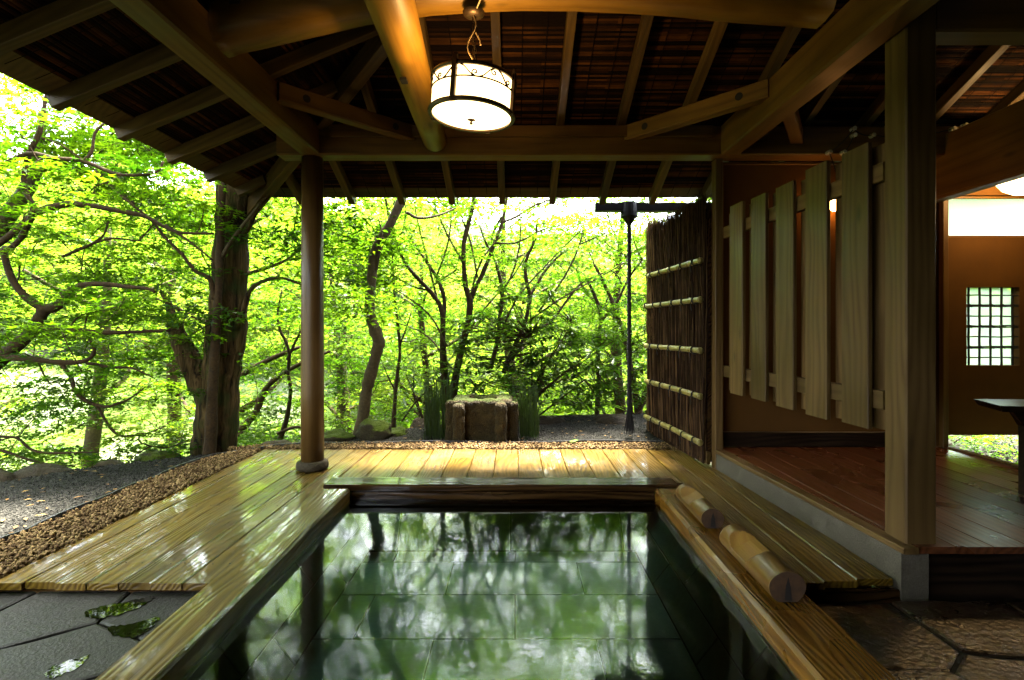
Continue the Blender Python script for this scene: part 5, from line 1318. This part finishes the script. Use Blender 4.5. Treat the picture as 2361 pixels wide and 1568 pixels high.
# ---- curved trunk
t = Tree('curved_tree', 'single bare trunk with a sharp bend standing behind the deck', at(825, 1015, 5.4), bark='barkpale', seed=4)
t.px([(q[0], q[1], q[2] * .88) for q in [(820, 1022, 40), (828, 1000, 32), (838, 950, 29), (844, 905, 31), (850, 878, 30), (862, 835, 28), (871, 800, 30), (873, 786, 32), (862, 755, 30), (853, 725, 27), (853, 680, 27), (857, 640, 27), (863, 590, 27), (876, 555, 26), (895, 525, 24), (912, 490, 24), (928, 455, 24), (940, 410, 20), (945, 340, 16), (935, 250, 12)]], 5.4, n=14)
t.px([(938, 490, 8), (965, 503, 7), (1010, 497, 5), (1050, 480, 4)], 5.45, dy=.3)
t.px([(861, 645, 6), (872, 600, 5), (880, 540, 4), (870, 500, 3)], 5.4, dy=-.1)
t.crown(t.boxes([(-2.3, -.1, 5.3, 7.0, 2.4, 3.1, 26), (-2.3, -.1, 5.3, 7.0, 3.1, 4.2, 22)]), 'maple', MAPLE5, per=130, rad=.36, size=.046)
# ---- centre maple with several stems
t = Tree('japanese_maple', 'maple of several fanning stems directly behind the stone basin', at(1040, 960, 6.3), seed=5)
Yc = 6.3
t.px([(1035, 975, 29.6), (1030, 930, 26.5), (1025, 878, 20.3), (1020, 788, 13.3), (1020, 725, 12.5), (1002, 684, 10.1), (965, 644, 9.4), (934, 607, 7.8), (911, 553, 7.0), (898, 508, 6.2), (885, 440, 4.7)], Yc, n=10)
t.px([(1021, 740, 10.1), (1024, 689, 9.4), (1006, 639, 7.8), (979, 598, 7.0), (952, 558, 5.5), (930, 520, 3.9)], Yc, dy=.3)
t.px([(1040, 930, 21.8), (1052, 860, 17.2), (1065, 797, 15.6), (1079, 740, 14.8), (1083, 695, 15.6), (1073, 660, 12.5), (1069, 610, 10.9), (1069, 562, 10.9), (1080, 515, 10.1), (1092, 465, 9.4), (1100, 400, 7.8)], Yc, dy=-.2)
t.px([(1083, 700, 11.7), (1095, 665, 10.1), (1108, 640, 10.1), (1125, 600, 9.4), (1140, 560, 8.6), (1155, 520, 7.8), (1164, 480, 7.0), (1172, 430, 6.2)], Yc, dy=.2)
t.px([(1130, 850, 10.9), (1146, 788, 10.1), (1152, 730, 9.4), (1157, 680, 9.4), (1152, 640, 7.8), (1140, 600, 6.2), (1120, 560, 4.7), (1105, 520, 3.1)], Yc + .3)
t.px([(1160, 860, 12.5), (1187, 797, 10.9), (1210, 745, 10.1), (1219, 700, 10.1), (1221, 680, 10.1), (1212, 640, 8.6), (1213, 600, 7.0), (1232, 553, 6.2), (1240, 500, 4.7)], Yc + .1)
t.px([(1221, 682, 7.8), (1238, 655, 7.0), (1259, 621, 7.0), (1295, 585, 5.5), (1340, 562, 3.9), (1390, 540, 2.3)], Yc + .1, dy=.4)
t.px([(1180, 830, 7.8), (1205, 785, 7.0), (1240, 760, 7.0), (1273, 738, 7.0), (1305, 695, 5.5), (1340, 653, 4.7), (1390, 630, 3.1)], Yc + .2, dy=.3)
t.px([(1160, 512, 6.2), (1190, 500, 5.5), (1240, 470, 4.7), (1300, 455, 3.1)], Yc)
t.px([(1000, 690, 4.7), (985, 670, 4.7), (950, 660, 3.9), (900, 630, 3.1)], Yc)
for ln in ([(1010, 700), (985, 600), (960, 500), (950, 430)], [(1083, 690), (1110, 600), (1180, 520), (1260, 460)], [(1030, 800), (1000, 740), (960, 700), (900, 660)], [(1150, 780), (1190, 690), (1260, 610), (1330, 540), (1400, 490)],
           [(1220, 740), (1290, 690), (1380, 640), (1450, 600)], [(1060, 800), (1110, 720), (1180, 640), (1230, 560), (1290, 480)], [(1040, 850), (1000, 790), (960, 760), (900, 740)], [(1100, 640), (1085, 560), (1060, 490), (1050, 430)],
           [(1005, 640), (1030, 570), (1040, 500), (1035, 440)], [(1155, 680), (1185, 620), (1200, 540), (1195, 460)], [(1240, 720), (1300, 640), (1340, 550), (1350, 460)], [(1070, 610), (1030, 540), (1000, 470)], [(1140, 560), (1190, 560), (1250, 530), (1300, 520)]):
    t.px([(u, v, 5.5 - 1.0 * k) for k, (u, v) in enumerate(ln)], Yc + .15 * math.sin(len(ln) + ln[0][0]), n=6, bark=M['barkpale'])
cc = t.boxes([(-1.7, 2.2, 5.7, 8.0, 1.4, 2.8, 110), (-1.7, 2.2, 5.7, 8.0, 2.8, 3.6, 48), (-1.3, 1.8, 6.3, 8.0, .9, 1.6, 32), (-1.5, 2.2, 7, 9, 3.4, 4.6, 34)])
t.crown(cc, 'maple', MAPLE5, per=120, rad=.36, size=.044)
# ---- thin sapling
t = Tree('sapling', 'thin straight sapling between the curved trunk and the fanning maple', at(908, 975, 6.5), seed=6)
t.px([(907, 985, 12), (909, 940, 9), (915, 870, 8), (922, 811, 7), (918, 760, 7), (912, 710, 6), (907, 653, 5), (905, 600, 4), (900, 540, 3)], 6.5)
t.px([(910, 900, 5), (895, 870, 4), (885, 845, 3)], 6.5); t.px([(920, 800, 5), (935, 760, 4), (948, 720, 3)], 6.5)
t.crown(t.boxes([(-2.3, -.9, 6.2, 7.4, .3, 2.2, 30)]), 'maple', MAPLE5, per=95, rad=.30, size=.042)
# ---- right maple beyond the rope
t = Tree('japanese_maple', 'leaning maple stems behind the hanging rope near the fence', at(1470, 985, 6.9), seed=7)
t.px([(1478, 990, 22), (1470, 940, 18), (1462, 890, 16), (1452, 840, 13), (1440, 780, 12), (1420, 720, 10), (1400, 670, 8), (1370, 610, 6)], 6.9)
t.px([(1472, 950, 14), (1490, 900, 13), (1505, 860, 11), (1530, 830, 9)], 6.9, dy=-.2)
t.px([(1375, 960, 13), (1380, 880, 11), (1378, 800, 10), (1385, 730, 9), (1370, 680, 8), (1350, 640, 5)], 7.1)
t.px([(1385, 740, 7), (1420, 700, 6), (1450, 640, 5), (1480, 600, 4)], 7.1)
cc = t.boxes([(.7, 3.4, 6.4, 8.6, .1, 2.9, 105), (.7, 3.4, 6.4, 8.6, 2.9, 4.2, 36)])
t.crown(cc, 'maple', MAPLE5, per=115, rad=.36, size=.044)
# ---- twisted tree right of the big trunk, lower down
t = Tree('twisted_maple', 'twisted thin maple seen between the massive trunk and the round post', at(650, 1010, 6.6), seed=8)
t.px([(640, 1030, 14), (650, 1000, 12), (662, 960, 11), (670, 900, 9), (664, 860, 8), (667, 820, 8), (660, 790, 8), (645, 760, 6), (640, 720, 5), (650, 670, 4)], 6.6)
t.px([(535, 1010, 18), (560, 985, 17), (590, 950, 15), (610, 900, 13), (640, 870, 11), (690, 840, 9), (760, 810, 6)], 7.2)
t.px([(550, 870, 14), (580, 850, 12), (630, 825, 10), (690, 800, 7)], 7.4)
t.px([(662, 830, 7), (680, 790, 6), (695, 760, 4)], 6.6); t.px([(640, 1000, 8), (680, 985, 7), (730, 990, 5)], 6.5)
cc = t.boxes([(-4.0, -1.6, 6.3, 8.6, -1.2, 2.6, 100)])
t.crown(cc, 'maple', MAPLE5, per=105, rad=.38, size=.050)

# ---- rhododendron with leathery rosettes
def rhodo(label, boxes, base, seed, n_stem=7):
    t = Tree('rhododendron', label, base, cat='shrub', seed=seed); rg = t.rg
    C = t.boxes(boxes)
    for k in range(n_stem):
        c = C[int(rg.integers(len(C)))]; b = Vector(base) + Vector((rg.normal() * .12, rg.normal() * .08, -.05))
        t.limb([(b.x, b.y, b.z, .012), (b.x * .6 + c[0] * .4 + rg.normal() * .06, b.y * .6 + c[1] * .4, b.z * .6 + c[2] * .4, .010), (c[0], c[1], c[2] - .1, .005)], 'stem' if k else None, 6)
    pos = []; nor = []; yaw = []; sz = []; tn = []
    nodes = np.array(t.nodes); mb = MB()
    for c in C:
        j = nodes[np.argmin(((nodes - c) ** 2).sum(1))]
        mb.tube([tuple(j), tuple((j + c) / 2 + rg.normal(size=3) * .03 - [0, 0, .03]), tuple(c)], [.005, .0042, .0035], 4)
        m = int(rg.integers(8, 13)); ya = rg.random() * 6.28 + np.arange(m) / m * 6.28 + rg.normal(size=m) * .15; el = rg.uniform(-.5, .45, m)
        pos.append(np.repeat(c[None], m, 0) + rg.normal(size=(m, 3)) * .008)
        d_ = np.stack([np.cos(ya) * np.cos(el), np.sin(ya) * np.cos(el), np.sin(el)], 1); up = np.array([0, 0, 1.0]) + d_ * .05
        nn = up - d_ * (up * d_).sum(1)[:, None]; nor.append(nn); yaw.append(ya); sz.append(rg.uniform(.09, .155, m)); tn.append(np.clip(rg.normal(.45, .25) + rg.normal(size=m) * .15, 0, 1))
    mb.build('twigs', M['bark'], t.root, kind='stuff')
    RH_ = (np.array([[0, 0, 0], [.10, .3, .02], [.13, .6, .0], [0, 1.0, -.10], [-.13, .6, .0], [-.10, .3, .02], [0, .5, -.03]]), np.array([[0, 1, 6], [1, 2, 6], [2, 3, 6], [3, 4, 6], [4, 5, 6], [5, 0, 6]]))
    W, F = leaf_arrays(np.concatenate(pos), np.concatenate(nor), np.concatenate(yaw), np.concatenate(sz), RH_)
    inst('foliage', fast_mesh('rhododendron_leaves', W, F, M['rhodo'], attr=np.repeat(np.concatenate(tn), 6)), t.root, kind='stuff')
rhodo('tall rhododendron with long leathery leaves just behind the stone basin', [(-.75, .75, 5.75, 6.3, .40, 1.30, 190), (-.2, .45, 5.8, 6.2, 1.1, 1.6, 30), (.1, 1.1, 5.7, 6.4, .20, 1.15, 130)], (0.05, 6.05, .08), 20, 10)
rhodo('loose rhododendron with drooping leaves left of the hanging rope', [(.95, 1.75, 6.0, 6.7, 0.15, 1.15, 80)], (1.3, 6.3, .05), 21, 5)
rhodo('small low rhododendron under the curved trunk and sapling', [(-1.35, -.8, 5.9, 6.4, .12, .75, 22)], (-1.1, 6.2, .05), 22, 4)
# shrub seen through the low opening under the hut wall
t = Tree('low_shrub', 'low leafy shrub seen through the gap under the hut wall', (4.3, 5.8, -.1), cat='shrub', seed=30)
t.limb([(4.3, 5.8, -.2, .02), (4.32, 5.8, .1, .015), (4.2, 5.85, .4, .008)]); t.limb([(4.3, 5.8, 0, .015), (4.7, 5.9, .25, .008)]); t.limb([(4.3, 5.8, 0, .015), (3.9, 5.7, .25, .008)])
t.crown(t.boxes([(3.3, 5.6, 4.9, 6.4, -.2, 1.0, 80), (3.2, 4.8, 4.5, 5.2, -.05, .35, 30)]), 'leafdeep', LANCE, per=90, rad=.26, size=.05)

# ---- slope and valley trees behind
def bgtree(x, y, h, spread, label, mat, seed, n=60, per=90, tmpl=MAPLE3, size=.055, low=.15, rad=.5, lean=0.0):
    z0 = hz(x, y); t = Tree('valley_tree', label, (x, y, z0), group='trees on the slope beyond the garden', seed=seed); rg = t.rg; bark = M['barkpale'] if seed % 2 else M['bark']; t.bark = bark
    r0 = .018 * h + .02; top = z0 + h
    pts = []
    for f in np.linspace(0, 1, 6): pts.append((x + lean * f * h + .10 * math.sin(f * 5 + seed), y + .08 * math.cos(f * 4 + seed), z0 - .15 + f * h * .8, r0 * (1 - .75 * f)))
    t.limb(pts, n=9)
    for k in range(6):
        f = .15 + .13 * k; a = seed * 1.7 + k * 2.4; b = pts[min(5, int(f * 6))]; L = spread * (.9 - .3 * f)
        t.limb([(b[0], b[1], b[2], r0 * .45 * (1 - .5 * f)), (b[0] + L * .4 * math.cos(a), b[1] + L * .4 * math.sin(a), b[2] + .22 * L, r0 * .3 * (1 - .5 * f)), (b[0] + L * .75 * math.cos(a + .3), b[1] + L * .75 * math.sin(a + .3), b[2] + .42 * L, r0 * .15)], n=6)
    C = []
    while len(C) < n:
        p = rg.uniform(-1, 1, 3)
        if p[0] ** 2 + p[1] ** 2 < 1 and abs(p[2]) < 1: C.append((x + lean * h * .5 + p[0] * spread, y + p[1] * spread, z0 + h * (low + (1 - low) * (p[2] + 1) / 2)))
    t.crown(C, mat, tmpl, per=per, rad=rad, size=size, maxr=.03, rmin=.003, thick=.06)
kinds = [('maplefar', 'pale yellow green'), ('maple', 'bright green'), ('maplefar', 'sunlit lime green'), ('leafdeep', 'deeper green')]
spec = [
 (-9.0, 7.5, 9.5, 2.2, 1, 'layered maple at the far left behind the gnarled branches'),
 (-6.6, 8.2, 8.5, 1.9, 0, 'low maple on the slope left of the massive trunk'),
 (-4.9, 9.2, 9.0, 2.0, 2, 'maple rising beyond the leaning side limb'),
 (-3.3, 9.8, 6.0, 2.0, 0, 'maple filling the view right of the massive trunk'),
 (-1.6, 9.0, 5.0, 2.1, 2, 'yellowish maple seen just right of the round post'),
 (0.0, 10.2, 6.6, 2.3, 0, 'maple behind the fanning stems'),
 (1.9, 9.6, 6.2, 2.3, 1, 'maple filling the view left of the rope'),
 (3.7, 9.2, 6.5, 2.1, 0, 'maple beyond the brushwood fence'),
 (5.8, 9.5, 6.0, 2.0, 1, 'maple beyond the hut wall'),
 (-12.5, 11.0, 12.0, 3.0, 0, 'tall tree at the outer left of the slope'),
 (-8.2, 12.5, 12.0, 3.0, 2, 'broad tree down the slope at left'),
 (-4.2, 14.0, 8.5, 3.0, 1, 'broad tree down the slope behind the massive trunk'),
 (0.2, 14.5, 8.8, 3.0, 2, 'broad tree down the slope behind the basin'),
 (4.4, 14.0, 10.0, 3.0, 0, 'broad tree down the slope beyond the rope'),
 (8.6, 13.0, 9.0, 3.0, 1, 'broad tree down the slope at right'),

 (-7.2, 4.2, 8.5, 2.6, 3, 'bushy tree added left of the garden to block skylight'),  # from here on: trees added to cut skylight from the left and behind
 (-6.6, 1.2, 9.0, 2.7, 1, 'unseen bushy tree added left of the flagstones to block skylight'),
 (-6.4, -2.4, 9.0, 2.8, 3, 'unseen bushy tree added behind the pavilion corner to block skylight'),
 (-10.5, 2.5, 10.0, 3.2, 1, 'unseen second row tree added left of the garden to block skylight'),
 (-9.8, -3.0, 10.0, 3.2, 3, 'unseen second row tree added behind the pavilion to block skylight'),
 (-3.4, -4.4, 8.0, 2.6, 1, 'unseen tree added close behind the rear wall to block skylight'),
]
for i, (x, y, h, sp, kd, lab) in enumerate(spec):
    m_, col_ = kinds[kd]; far = y > 10.5
    bgtree(x, y, h, sp, col_ + ' ' + lab, m_, 40 + i, n=170 if far else 150, per=70 if far else 85, size=.115 if far else .066, rad=.72 if far else .50, lean=.03 * math.sin(i * 2.1))
# far wood: one mass on the opposite hillside
n = 85000; x = rng.uniform(-50, 45, n); y = rng.uniform(24, 46, n); k = 2.2 + 1.5 * np.sin(x * .55 + 1.3 * np.sin(y * .3)) + 1.2 * np.sin(x * 1.3 + y); z = hgt(x, y) + np.abs(rng.normal(size=n)) * .5 * 0 + rng.random(n) ** .8 * (3.0 + .8 * k)
W, F = leaf_arrays(np.stack([x, y, z], 1), np.array([0, -.5, 1.0]) + rng.normal(size=(n, 3)) * .5, rng.random(n) * 6.28, rng.uniform(.28, .6, n), CLUMP)
inst('far_woods', fast_mesh('far_woods', W, F, M['maplefar'], attr=np.repeat(rng.random(n), 3)), kind='stuff', label='far wooded hillside across the valley seen through the trees', cat='woods')
